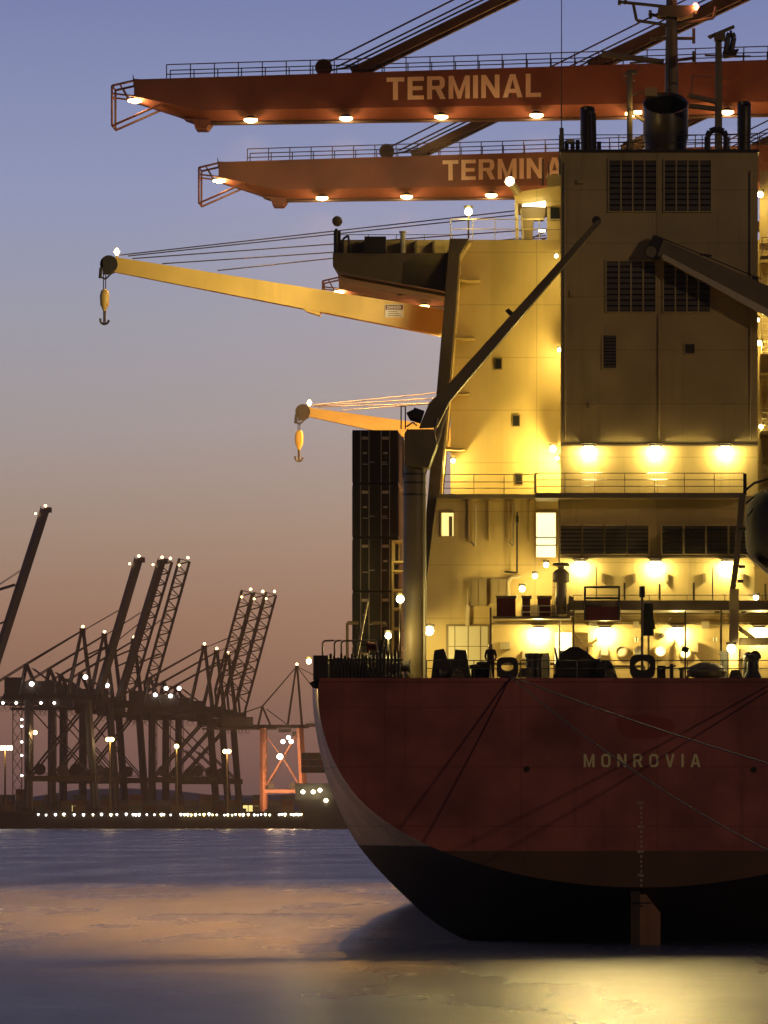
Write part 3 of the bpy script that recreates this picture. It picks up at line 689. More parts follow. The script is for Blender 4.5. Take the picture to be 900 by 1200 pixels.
part('hanging_hose', MB().tube(P(760, 707, 308.5), P(760, 745, 308.5), .24, .3, 8).tube(P(758, 715, 308.4), P(763, 738, 308.4), .26), 'soot')
part('light_mast', MB().tube(P(803, 797, 300.8), P(803, 716, 300.8), .045).tube(P(799, 760, 300.8), P(807, 762, 300.8), .14), 'darksteel')

# mooring gear on the stern
def rollerfair(x0, x1, y0, Y=300.25):
    q = MB(); cx = (x0 + x1) / 2
    outer = [(x0, 797), (x0, y0 + 6), (x0 + 5, y0), (x1 - 5, y0), (x1, y0 + 6), (x1, 797)]
    k = Y / F
    o = [P(x, y, Y) for x, y in outer]
    # a thick ring: outer outline and an oval hole
    n = 24; ring_o = []; ring_i = []
    c = P(cx, (y0 + 795) / 2, Y); hw = (x1 - x0) / 2 * k; hh = (795 - y0) / 2 * k
    for i in range(n):
        a = 2 * math.pi * i / n; ca, sa = math.cos(a), math.sin(a)
        sq = (abs(ca) ** 4 + abs(sa) ** 4) ** -.25
        ring_o.append((c.x + hw * sq * ca, c.z + hh * sq * sa)); ring_i.append((c.x + hw * .58 * ca, c.z + hh * .40 * sa + .05))
    vs = [(x, y, z) for y in (Y, Y + .5) for ring in (ring_o, ring_i) for x, z in ring]
    fs = []
    for i in range(n):
        j = (i + 1) % n
        fs += [(i, j, n + j, n + i), (2*n + i, 3*n + i, 3*n + j, 2*n + j), (i, 2*n + i, 2*n + j, j), (n + i, n + j, 3*n + j, 3*n + i)]
    q.add(vs, fs); return part('fairlead', q, 'darksteel')
rollerfair(738, 768, 767); rollerfair(582, 607, 770)
def winch(px, py, Y, rpx, wpx, tilt=False):
    k = Y / F; c = P(px, py, Y)
    o = part('mooring_winch', MB().bpx(px - wpx * .62, 775, px - wpx * .5, 797, Y - .4, Y + 1.6).bpx(px + wpx * .5, 775, px + wpx * .62, 797, Y - .4, Y + 1.6).bpx(px - wpx*.7, 790, px + wpx*.7, 797, Y - .6, Y + 1.8), 'darksteel')
    R = rpx * k; W = wpx * k / 2
    part('winch_drum', MB().lathe([(R, -W), (R, -W*.92), (R*.8, -W*.9), (R*.84, -W*.4), (R*.8, 0), (R*.85, W*.5), (R*.8, W*.9), (R, W*.92), (R, W)], (c.x, Y + .6, c.z), 'x', 26), 'darksteel', o)
    part('warping_head', MB().lathe([(R*.5, W*1.2), (R*.35, W*1.35), (R*.35, W*1.7), (R*.55, W*1.85)], (c.x, Y + .6, c.z), 'x', 18), 'darksteel', o)
    return o
winch(672, 779, 304, 21, 34); winch(405, 783, 303, 15, 40); winch(447, 781, 303.4, 17, 36)
wn = part('winch_cover', MB().ppx([(653, 797), (652, 779), (658, 765), (668, 758), (678, 758), (690, 766), (702, 776), (712, 783), (714, 797)], 303, 303.9), paint('canvas_cover', (.035, .028, .02), .8, .5, .2, scale=1.5), None, 'dark domed canvas cover over a winch')
part('brake_lever', MB().ppx([(649, 758.5), (651, 759), (656, 780), (653, 782)], 302.6, 302.9), 'soot', wn)
p = P(709, 784, 302.5); part('hose_reel', MB().lathe([(.44, 0), (.44, .06), (.3, .06), (.3, .3), (.44, .3), (.44, .36)], tuple(p), 'y', 20), 'darksteel')
# open frame winch left of centre
fw = part('chain_stopper', MB().ppx([(505, 797), (509, 762), (520, 760), (524, 772), (532, 772), (533, 761), (546, 762), (552, 797), (538, 797), (534, 784), (521, 784), (518, 797)], 302, 303.2), 'darksteel')
part('stopper_drum', MB().lathe([(.28, -.5), (.34, -.45), (.26, -.3), (.26, .3), (.34, .45), (.28, .5)], tuple(P(527, 789, 302)), 'x', 16), 'darksteel', fw)
part('bollard', MB().lathe([(.30, 0), (.26, .1), (.24, .45), (.34, .55), (.34, .66), (.1, .7)], tuple(P(558, 795, 302.5)), 'z', 16), 'darksteel')
part('bollard', MB().lathe([(.30, 0), (.26, .1), (.24, .6), (.32, .7), (.32, .8), (.1, .84)], tuple(P(566, 795, 302.5)), 'z', 16), 'darksteel')
for x in (622, 629): part('bollard', MB().lathe([(.26, 0), (.24, .1), (.24, 1.1), (.3, 1.15), (.3, 1.3), (.1, 1.34)], tuple(P(x, 797, 303)), 'z', 14), 'darksteel')
part('equipment_box', MB().bpx(632, 769, 644, 797, 306, 307.5).bpx(634, 765, 643, 769, 306.2, 307.3), 'trim')
part('capstan', MB().lathe([(.45, 0), (.4, .15), (.3, .35), (.28, .85), (.42, 1.0), (.42, 1.15), (.15, 1.2)], tuple(P(882, 795, 303)), 'z', 20), 'darksteel')
part('capstan_wheel', MB().lathe([(.28, 0), (.28, .1), (.2, .1)], tuple(P(885, 769, 303)), 'y', 16), 'darksteel')
part('capstan', MB().lathe([(.3, 0), (.26, .9), (.3, 1.1), (.1, 1.3)], tuple(P(877, 795, 304)), 'z', 16), 'darksteel')
part('rope_heap', MB().lathe([(.5, 0), (.9, .1), (1.0, .35), (.8, .6), (.35, .78)], tuple(P(828, 795, 303.5)), 'z', 22).path([P(805, 795, 303), P(809, 787, 303), P(815, 785, 303), P(822, 790, 303)], .07), 'rope')
part('vent_trunk', MB().bpx(844, 766, 853, 797, 305.6, 306.4).bpx(843, 763, 854, 767, 305.5, 306.5), 'darksteel')
part('valve_stand', MB().tube(P(787, 797, 302), P(787, 778, 302), .1).tube(P(779, 783, 302), P(792, 780, 302), .05).bpx(770, 780, 780, 797, 302.4, 303.4), 'darksteel')
part('valve_stand', MB().tube(P(798, 797, 301.5), P(798, 784, 301.5), .08).tube(P(795, 784, 301.5), P(801, 784, 301.5), .07), 'darksteel')
# port quarter: bulwark frame box, rack of ribs, pale fairlead arm
cb = part('corner_bracket', MB().bpx(367, 768, 384, 797, 300.3, 302.2).ppx([(363, 800), (369, 797), (384, 797), (380, 808), (366, 806)], 300.3, 300.9), 'darksteel')
rk = MB()
for i in range(20): rk.bpx(386 + i * 4.2, 766 + (i % 3) * 2.2 - (5 if i > 12 else 0), 388.6 + i * 4.2, 797, 300.4, 300.8)
rk.bpx(385, 772, 472, 774, 300.5, 301)
part('bulwark_rack', rk, 'darksteel')
part('stowed_arm', MB().ppx([(415, 771), (419, 771), (431.5, 706), (430, 704)], 303, 303.3), 'trim', None, 'bright pale stowed arm leaning up')
part('valve_pedestal', MB().tube(P(446, 797, 301.5), P(446, 750, 301.5), .15).bpx(442, 750, 450, 757, 301.3, 301.8), 'darksteel')
part('cable_drum', MB().lathe([(.3, 0), (.3, .1), (.2, .1), (.2, .6), (.3, .6), (.3, .7)], tuple(P(430, 758, 302.5)), 'x', 16), 'redbox')

for x, y, r_ in ((616, 790, 9), (536, 792, 8), (716, 791, 7), (862, 792, 8)):
    p = P(x, y, 301.6); k = 301.6 / F; q = MB()
    for i in range(5):
        pts = [p + Vector(((r_ - i * .8) * k * math.cos(a), .35 * math.sin(a), -.12 + i * .09)) for a in [j * math.pi / 8 for j in range(17)]]
        q.path(pts, .05, 5)
    part('rope_coil', q, 'rope')
for x0, x1, y in ((575, 650, 778), (690, 755, 781), (800, 842, 783)):
    part('deck_pipe', MB().tube(P(x0, y, 309), P(x1, y, 309), .07).tube(P(x0, y, 309), P(x0, 796, 309), .07).tube(P(x1, y, 309), P(x1, 796, 309), .07), 'brownsteel')
for x, y0, y1 in ((662, 190, 515), (880, 200, 515), (772.5, 372, 515)):
    part('casing_pipe', MB().tube(P(x, y0, YA - .12), P(x, y1, YA - .12), .05), 'casing', casing)
for x, y, w_, h_ in ((676, 210, 8, 5), (858, 330, 6, 9), (690, 470, 7, 7), (846, 470, 9, 6), (742, 474, 5, 8), (668, 340, 5, 8)):
    part('junction_box', MB().bpx(x, y, x + w_, y + h_, YA - .16, YA), 'casing', casing)
for x in (662, 705, 742, 780, 824, 868):
    part('wall_bracket', MB().bpx(x, 672, x + 3, 682, YB - .14, YB), 'brownsteel', engine)
for x, y, w_, h_ in ((586, 752, 12, 9), (612, 762, 8, 10), (690, 727, 10, 7), (742, 728, 7, 8), (822, 728, 9, 9), (812, 752, 6, 12), (868, 760, 9, 12)):
    part('junction_box', MB().bpx(x, y, x + w_, y + h_, YC - .22, YC), 'trim', lowhouse)
part('cable_run', MB().tube(P(576, 731, YC - .1), P(930, 731, YC - .1), .05), 'brownsteel', lowhouse)
part('cable_run', MB().tube(P(672, 719, YC - .1), P(930, 719, YC - .1), .04), 'brownsteel', lowhouse)
for i in range(4):
    part('wall_vent', MB().tube(P(700 + i * 46, 752, YC - .3), P(700 + i * 46, 747, YC - .3), .1).tube(P(700 + i * 46, 749, YC - .3), P(700 + i * 46, 749, YC), .06), 'trim', lowhouse)
# lashing bridge behind, beside the containers
lb = part('lashing_bridge', MB().bpx(459, 633, 461.5, 797, 326, 326.4).bpx(473, 633, 475.5, 797, 326, 326.4), 'cream')
q = MB()
for y in (633, 657, 668, 690, 712, 735): q.bpx(459, y, 500, y + 2.5, 325.8, 328)
for i in range(7): q.bpx(462 + i * 5, 635, 463 + i * 5, 657, 325.9, 326)
part('lashing_platform', q, 'cream', lb)
light(P(466, 660, 324.5), 45, WARM, lb)
part('lashing_frame', MB().tube(P(407, 797, 322), P(407, 730, 322), .08).tube(P(407, 730, 322), P(420, 730, 322), .1).tube(P(436, 730, 322), P(452, 730, 322), .1), 'brownsteel')

# ------------------------------------------------------------------ containers on board, one stack in view
YK = 330.0; kx = YK / F
def container(p, label):
    t = thing('container', p, label, 'container', 'containers stacked on the ship')
    W, H, Ln = 2.44, 2.86, 12.2; x, y, z = p
    bd = MB().box((x - W/2, y + .06, z), (x + W/2, y + Ln, z + H))
    for s in (-1, 1):
        for i in range(40): bd.box((x + s*W/2 - .02, y + .3 + i*.29, z + .12), (x + s*(W/2 + .03), y + .44 + i*.29, z + H - .12))
    bd.box((x-W/2, y, z), (x-W/2+.12, y+.12, z+H)).box((x+W/2-.12, y, z), (x+W/2, y+.12, z+H)).box((x-W/2+.12, y, z), (x+W/2-.12, y+.12, z+.14)).box((x-W/2+.12, y, z+H-.12), (x+W/2-.12, y+.12, z+H))
    bd.build('body', M['contdark'], t)
    for s in (-1, 1):
        d = MB().box((min(x + s*.01, x + s*1.09), y + .02, z + .15), (max(x + s*.01, x + s*1.09), y + .055, z + H - .13)).build('door', M['contdark'], t)
        for q in (.33, .78):
            MB().tube((x + s*q, y - .01, z + .06), (x + s*q, y - .01, z + H - .05), .028, None, 6).build('lock_rod', M['controd'], d)
        for (u, v, a, c2) in ((.55, .82, .34, .16), (.55, .55, .22, .10), (.52, .35, .3, .05)):
            if random.random() < .75: MB().box((x + s*u - a/2, y - .02, z + H*v), (x + s*u + a/2, y + .018, z + H*v + c2)).build('placard', M['placard'], d)
        MB().box((x + s*.33 - .02, y - .03, z + 1.1), (x + s*.33 + .3, y - .012, z + 1.16)).build('door_handle', M['controd'], d)
    return t
names = ['topmost dark container in the tall stack beside the crane post', 'dark container second from the top of the tall stack', 'dark container in the middle of the tall stack, pale placards in a row',
         'dark container second from the bottom of the tall stack', 'lowest dark container of the tall stack, mostly behind the stern gear']
ztop = P(0, 504, YK).z; xk = P(439.6, 0, YK).x
for i in range(5): container((xk, YK, ztop - 2.86 - i * 2.9), names[i])

# ------------------------------------------------------------------ ship's yellow deck cranes
def deck_crane(Y, T, label):
    """T: tip and far end of jib in photo rows"""
    (tx, ty), (bx, by) = T['top0'], T['top1']; (ux, uy), (wx, wy) = T['bot0'], T['bot1']
    ped = P(T['px'], 0, Y)
    t = thing('deck_crane', (ped.x, Y, 14), label, 'crane', 'yellow deck cranes of the ship')
    j = MB(); a = P(tx, ty, Y); c = P(bx, by, Y); d = P(ux, uy, Y); e = P(wx, wy, Y)
    w0, w1 = .35, .8
    j.add([(a.x, Y-w0, a.z), (d.x, Y-w0, d.z), (e.x, Y-w1, e.z), (c.x, Y-w1, c.z), (a.x, Y+w0, a.z), (d.x, Y+w0, d.z), (e.x, Y+w1, e.z), (c.x, Y+w1, c.z)],
          [(0,1,2,3), (4,7,6,5), (0,4,5,1), (1,5,6,2), (2,6,7,3), (3,7,4,0)])
    jb = j.build('jib', M['yellow'], t)
    for f0, f1 in ((.48, .53), (.9, .955)):
        q0, q1 = d.lerp(e, f0), d.lerp(e, f1); br = MB().add([(q0.x, Y-.5, q0.z+.1), (q1.x, Y-.5, q1.z+.1), (q1.x, Y-.5, q1.z-.22), (q0.x+.3, Y-.5, q0.z-.18), (q0.x, Y+.5, q0.z+.1), (q1.x, Y+.5, q1.z+.1), (q1.x, Y+.5, q1.z-.22), (q0.x+.3, Y+.5, q0.z-.18)],
                          [(0,1,2,3),(4,7,6,5),(0,4,5,1),(1,5,6,2),(2,6,7,3),(3,7,4,0)]).build('jib_bracket', M['yellow'], jb)
    h = (a + d) / 2; R = T['r']
    hd = MB().lathe([(R, -.42), (R, -.3), (R*.7, -.25), (R*.7, -.08), (R, -.05), (R, .05), (R*.7, .08), (R*.7, .25), (R, .3), (R, .42)], (h.x - R*.55, Y, h.z), 'y', 20)
    hd.box((h.x - R*1.2, Y - .55, h.z - R*1.2), (h.x - R*.2, Y - .45, h.z + R*.5)).tube((h.x - R*1.4, Y - .5, h.z - R*.4), (h.x - R*1.5, Y - .5, h.z - R*1.6), .1)
    hd.path([(h.x - R*.2, Y-.5, h.z - R), (h.x - R*.9, Y-.5, h.z - R*1.7), (h.x - R*1.6, Y-.5, h.z - R*1.4)], .05)
    hd.build('sheave_head', M['darksteel'], t)
    # hanging block and hook
    hx = h.x - R * 1.1; L0 = T['drop']; sz = T['bs']
    MB().tube((hx - .06, Y, h.z - R), (hx - .06, Y, h.z - L0), .03).tube((hx + .06, Y, h.z - R), (hx + .06, Y, h.z - L0), .03).build('hoist_rope', M['darksteel'], t)
    blk = MB().lathe([(.06, 0), (.2*sz, -.12*sz), (.27*sz, -.4*sz), (.24*sz, -.9*sz), (.12*sz, -1.15*sz), (.1*sz, -1.25*sz)], (hx, Y, h.z - L0), 'z', 14).build('hook_block', M['yellow'], t)
    hk = [Vector((hx, Y, h.z - L0 - 1.2*sz))] + [Vector((hx + .24*sz*math.sin(q), Y, h.z - L0 - 1.75*sz - .24*sz*math.cos(q) + .0)) for q in [math.radians(v) for v in (90, 60, 30, 0, -30, -60, -90, -110)]]
    hk2 = [Vector((hx, Y, h.z - L0 - 1.2*sz)), Vector((hx, Y, h.z - L0 - 1.9*sz))]
    MB().path(hk2, .08*sz).path(hk[1:], .07*sz).build('hook', M['darksteel'], blk)
    # lamp at jib head
    lp = MB().tube((a.x + .15, Y, a.z - .1), (a.x + .15, Y, a.z + .2), .06).build('jib_lamp', M['brownsteel'], t)
    MB().lathe([(.05, -.2), (.17, 0), (.05, .2)], (a.x + .15, Y - .1, a.z + .3), 'z', 10).build('lamp_globe', M['sodium'], lp)
    light((a.x + .6, Y - .5, a.z + .6), 12, SOD, lp)
    # luffing wires
    for (sx, sy), (ex, ey) in T['wires']:
        MB().tube(P(sx, sy, Y), P(ex, ey, Y), .035, None, 5).build('luffing_wire', M['darksteel'], t)
    # pedestal and house, behind the deckhouse
    hz = e.z - .6
    MB().lathe([(1.5, 0), (1.4, 2), (1.4, hz - 15), (1.7, hz - 14)], (ped.x, Y, 14), 'z', 24).build('pedestal', M['yellow'], t)
    MB().box((ped.x - 1.6, Y - 1.5, hz), (ped.x + 2.2, Y + 1.5, hz + 4.0)).build('crane_house', M['yellow'], t)
    return t, jb
dc, jb = deck_crane(345, dict(top0=(134, 301.5), top1=(590, 375), bot0=(134, 319), bot1=(590, 408), px=592, r=.5, drop=1.35, bs=1.0,
    wires=[((140, 299), (640, 243)), ((150, 300), (640, 248)), ((155, 303), (640, 268)), ((190, 309), (640, 279)), ((255, 317), (640, 276))]),
    'long yellow jib crane near the bridge wing, hook hanging from its tip')
dg1 = P(452, 358, 345); dg2 = P(473.5, 373, 345); Yf = 345 - .74
sg = MB().box((dg1.x, Yf - .02, dg2.z), (dg2.x, Yf + .1, dg1.z)).build('warning_sign', M['white'], jb)
MB().box((dg1.x + .03, Yf - .03, dg2.z + .42), (dg2.x - .03, Yf - .021, dg1.z - .03)).build('sign_header', M['redbox'], sg)
text_mesh('sign_lettering', 'DANGER', dg1.x + .12, dg2.x - .12, dg2.z + .47, dg1.z - .08, Yf - .032, M['white'], sg, .02)
q = MB()
for i in range(3): q.box((dg1.x + .15, Yf - .03, dg2.z + .07 + i * .11), (dg2.x - .15 - .1 * i, Yf - .021, dg2.z + .11 + i * .11))
q.build('sign_text_lines', M['brownsteel'], sg)
deck_crane(410, dict(top0=(360, 477.5), top1=(560, 506), bot0=(360, 488), bot1=(560, 531), px=562, r=.5, drop=1.2, bs=1.05,
    wires=[((366, 475), (600, 452)), ((368, 476), (600, 461)), ((372, 477), (600, 470)), ((400, 481), (600, 466))]),
    'shorter yellow jib crane over the dark containers, further forward')

for (px, py, Y, ax, ay, AY, pw) in ((520, 346, 329.5, 330, 340, 345, 9000), (470, 343, 329.5, 200, 320, 345, 7000), (560, 440, 338, 420, 495, 410, 60000), (548, 400, 330, 490, 380, 345, 2500)):  # added lamps without a known source, they brighten the yellow jibs
    o = MB().bpx(px - 4, py - 3, px + 4, py + 3, Y - .5, Y).build('added_jib_light', M['brownsteel'], ship)
    part('lamp_lens', MB().bpx(px - 3, py - 2, px + 3, py + 2, Y + .003, Y + .05), 'sodium', o)
    a = P(px, py, Y + .3); beam(a, P(ax, ay, AY) - a, pw, (1, .80, .42), o, 50, .7)
# stern provision crane (dark, port side) and the one reaching in from the right
t = thing('provision_crane', tuple(P(486, 795, 305.5)), 'dark stern crane on a thick round post, boom raised steeply across the lit deckhouse', 'crane')
k = 305.5 / F
p = P(486, 795, 305.5)
pp = MB().lathe([(13.5*k, 0), (13.5*k, 240*k), (12.6*k, 246*k), (12.6*k, 254*k)], p, 'z', 24).build('crane_post', M['brownsteel'], t)
MB().tube(P(497.5, 795, 304.9), P(497.5, 560, 304.9), .05).tube(P(497.5, 560, 304.9), P(513, 490, 304.9), .05).build('post_conduit', M['trim'], pp)
q = MB()
for y in (556, 566, 580): q.lathe([(13.9*k, -.04), (13.9*k, .04)], tuple(P(486, y, 305.5)), 'z', 24)
q.build('post_band', M['darksteel'], pp)
MB().ppx([(474, 545), (474, 508), (477, 503), (508, 503), (512, 520), (502, 548)], 304.6, 306.5).build('slewing_head', M['brownsteel'], t)
b0 = MB().ppx([(491, 501), (503, 472), (520, 456), (698, 259), (703, 257), (703, 262), (527, 470), (512, 500)], 305, 305.9).build('boom', M['brownsteel'], t)
MB().ppx([(592, 364), (596, 361), (601, 366), (597, 369)], 304.8, 305.4).build('boom_clamp', M['darksteel'], b0)
MB().lathe([(.22, -.3), (.22, .3)], tuple(P(699, 259, 305.4)), 'y', 16).build('boom_sheave', M['darksteel'], b0)
MB().tube(P(483, 485, 305.2), P(495, 489, 305.2), .36).tube(P(480, 482, 305.2), P(484, 490, 305.2), .2).build('winch_motor', M['darksteel'], t)
MB().rail([P(470, 503, 304.8), P(475, 503, 304.8)], 27 * k, .2, .035, (1,)).path([P(476, 500, 304.8), P(484, 495, 304.8), P(489, 499, 304.8)], .04).build('head_guard', M['darksteel'], t)
q = MB().tube(P(516, 508, 305.2), P(524, 480, 305.2), .06).tube(P(508, 530, 305.2), P(516, 508, 305.2), .09); q.build('luffing_ram', M['trim'], t)
MB().rail([P(472, 560, 304.6), P(472.6, 560, 304.8)], 48 * k, .1, .02, (1, .8, .6, .4, .2, 0)).build('post_ladder', M['darksteel'], pp)

t = thing('provision_crane', tuple(P(985, 795, 315.3)), 'dark crane boom reaching in from the right across the casing windows', 'crane')
b0 = MB().ppx([(777, 281), (790, 287), (905, 337), (985, 372), (985, 412), (905, 373), (770, 300)], 314.9, 315.85).build('boom', M['brownsteel'], t)
MB().ppx([(777, 297.5), (985, 407), (985, 413), (905, 374.5), (775, 302)], 314.5, 314.85).build('boom_flange', M['trim'], b0)
hd = MB().ppx([(756, 292), (766, 275), (779, 280), (776, 300), (768, 304), (759, 301)], 315.0, 315.6)
hd.build('boom_head', M['darksteel'], b0)
MB().lathe([(.28, -.5), (.28, .5)], tuple(P(763, 296, 315.3)), 'y', 16).build('boom_sheave', M['brownsteel'], b0)
MB().tube(P(768, 276, 315.3), P(892, 327, 315.3), .03).tube(P(820, 298, 315.3), P(834, 300, 315.3), .06).bpx(881, 324, 889, 330, 315.0, 315.4).build('hoist_wire', M['darksteel'], b0)
MB().lathe([(.55, 0), (.55, 20)], tuple(P(985, 795, 315.3)), 'z', 20).build('crane_post', M['brownsteel'], t)

# ------------------------------------------------------------------ lifeboat
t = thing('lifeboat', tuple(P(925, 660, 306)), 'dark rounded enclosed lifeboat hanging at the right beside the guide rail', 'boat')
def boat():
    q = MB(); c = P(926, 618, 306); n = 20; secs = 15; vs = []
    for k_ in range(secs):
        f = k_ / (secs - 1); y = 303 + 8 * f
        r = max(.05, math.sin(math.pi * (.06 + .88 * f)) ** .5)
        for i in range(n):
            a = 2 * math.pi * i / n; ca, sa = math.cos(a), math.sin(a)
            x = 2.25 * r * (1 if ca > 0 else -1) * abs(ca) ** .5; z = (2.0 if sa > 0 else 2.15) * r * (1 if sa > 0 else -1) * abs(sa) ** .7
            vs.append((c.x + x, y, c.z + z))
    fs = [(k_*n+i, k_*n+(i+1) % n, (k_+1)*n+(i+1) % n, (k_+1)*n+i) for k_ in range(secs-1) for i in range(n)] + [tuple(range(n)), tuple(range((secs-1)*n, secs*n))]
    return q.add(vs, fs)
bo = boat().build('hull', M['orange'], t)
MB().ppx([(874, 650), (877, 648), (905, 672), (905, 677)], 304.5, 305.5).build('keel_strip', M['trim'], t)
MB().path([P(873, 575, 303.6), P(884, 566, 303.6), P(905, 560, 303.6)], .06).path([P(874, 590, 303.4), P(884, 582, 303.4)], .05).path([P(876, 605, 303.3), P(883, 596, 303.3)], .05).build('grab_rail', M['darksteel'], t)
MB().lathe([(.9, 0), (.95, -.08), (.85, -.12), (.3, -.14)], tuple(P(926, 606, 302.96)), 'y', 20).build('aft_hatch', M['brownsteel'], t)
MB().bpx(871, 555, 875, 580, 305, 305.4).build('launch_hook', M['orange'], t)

# ------------------------------------------------------------------ a crewman on the mooring deck
def person(px, pyfoot, Y, label, h=1.72):
    base = P(px, pyfoot, Y); s = h / 1.75
    t = thing('person', tuple(base), label, 'person')
    V = [((0, 0, .95), .15), ((0, 0, 1.15), .15), ((0, .01, 1.38), .17), ((0, 0, 1.50), .065), ((0, -.02, 1.60), .095), ((0, -.02, 1.69), .09)]
    E = [(0, 1), (1, 2), (2, 3), (3, 4), (4, 5)]
    for sg_ in (-1, 1):
        i = len(V); V += [((sg_*.10, 0, .88), .10), ((sg_*.12, -.02, .50), .065), ((sg_*.13, .02, .09), .045), ((sg_*.14, -.14, .04), .042)]; E += [(0, i), (i, i+1), (i+1, i+2), (i+2, i+3)]
        i = len(V); V += [((sg_*.20, 0, 1.42), .07), ((sg_*.27, .03, 1.14), .048), ((sg_*.23, -.16, .98), .036), ((sg_*.22, -.22, .96), .035)]; E += [(2, i), (i, i+1), (i+1, i+2), (i+2, i+3)]
        for f, dx in enumerate((-.03, -.01, .012, .03)):
            jn = len(V); V += [((sg_*.22 + dx, -.27, .95), .011), ((sg_*.22 + dx, -.31 + abs(dx)*.4, .93), .009)]; E += [(i+3, jn), (jn, jn+1)]
        jn = len(V); V += [((sg_*.22 - sg_*.045, -.22, .965), .011), ((sg_*.22 - sg_*.05, -.26, .965), .009)]; E += [(i+3, jn), (jn, jn+1)]
    me = bpy.data.meshes.new('body'); me.from_pydata([tuple(Vector(v) * s) for v, _ in V], E, [])
    o = bpy.data.objects.new('body', me); C.objects.link(o)
    sk = o.modifiers.new('skin', 'SKIN'); su = o.modifiers.new('sub', 'SUBSURF'); su.levels = 1; su.render_levels = 1
    for i, (_, r_) in enumerate(V):
        d = me.skin_vertices[0].data[i]; d.radius = (r_ * s * 1.18, r_ * s * (.85 if i < 3 else 1.15)); d.use_root = (i == 0)
    dg = bpy.context.evaluated_depsgraph_get(); dg.update()
    me2 = bpy.data.meshes.new_from_object(o.evaluated_get(dg)); bpy.data.objects.remove(o)
    me2.materials.clear(); me2.materials.append(M['cloth']); me2.materials.append(M['skin'])
    for p_ in me2.polygons:
        p_.use_smooth = True
        c_ = p_.center / s
        if c_.z > 1.5 or (c_.y < -.19 and .85 < c_.z < 1.05): p_.material_index = 1
    b_ = bpy.data.objects.new('body', me2); C.objects.link(b_); b_.parent = t
    hm_ = MB().lathe([(.125*s, 1.66*s), (.115*s, 1.70*s), (.10*s, 1.76*s), (.05*s, 1.80*s), (.01, 1.805*s)], (0, -.02*s, 0), 'z', 16)
    hm_.box((-.06*s, -.19*s, 1.655*s), (.06*s, -.10*s, 1.67*s))
    ho = hm_.build('helmet', M['helmet'], None); ho.parent = t
    fc = MB()
    for sx in (-.035, .035): fc.lathe([(.004, -.012), (.014, 0), (.004, .012)], (sx*s, -.112*s, 1.60*s), 'z', 8)
    fc.box((-.025*s, -.118*s, 1.535*s), (.025*s, -.105*s, 1.543*s))
    fo = fc.build('eyes_and_mouth', M['soot'], None); fo.parent = t
    no = MB().add([(-.014*s, -.105*s, 1.555*s), (.014*s, -.105*s, 1.555*s), (0, -.14*s, 1.56*s), (0, -.108*s, 1.605*s)], [(0,1,2),(0,2,3),(1,3,2),(0,3,1)]).build('nose', M['skin'], None); no.parent = t
    return t
person(575, 796, 302.2, 'crewman in dark overalls and pale helmet standing at the stern rail by the pale door')

# ------------------------------------------------------------------ mooring ropes
def rope(label, a, c, sag, r=.04):
    a = Vector(a); c = Vector(c); n = 30
    pts = [a.lerp(c, i / n) - Vector((0, 0, sag * 4 * (i / n) * (1 - i / n))) for i in range(n + 1)]
    tag(MB().path(pts, r, 6).build('mooring_rope', M['rope']), label, 'rope', 'mooring ropes over the stern')
st = P(597, 792, 300.1)
e1 = P(900, 880, 272); e2 = P(900, 958, 272)
rope('upper mooring rope from the round fairlead, running almost straight to the right', st, st + (e1 - st) * 2.0, .55)
rope('lower mooring rope from the round fairlead, sagging down to the right under the first', st, st + (e2 - st) * 1.7, 1.5)
s2 = P(906, 800, 300.1); s3 = P(914, 800, 300.1)
rope('mooring rope at the right edge of the stern, one of two side by side, upper', s2, s2 + Vector((4.6, -30, -1.2)), .2)
rope('mooring rope at the right edge of the stern, one of two side by side, lower', s3, s3 + Vector((4.6, -30, -2.6)), .2)

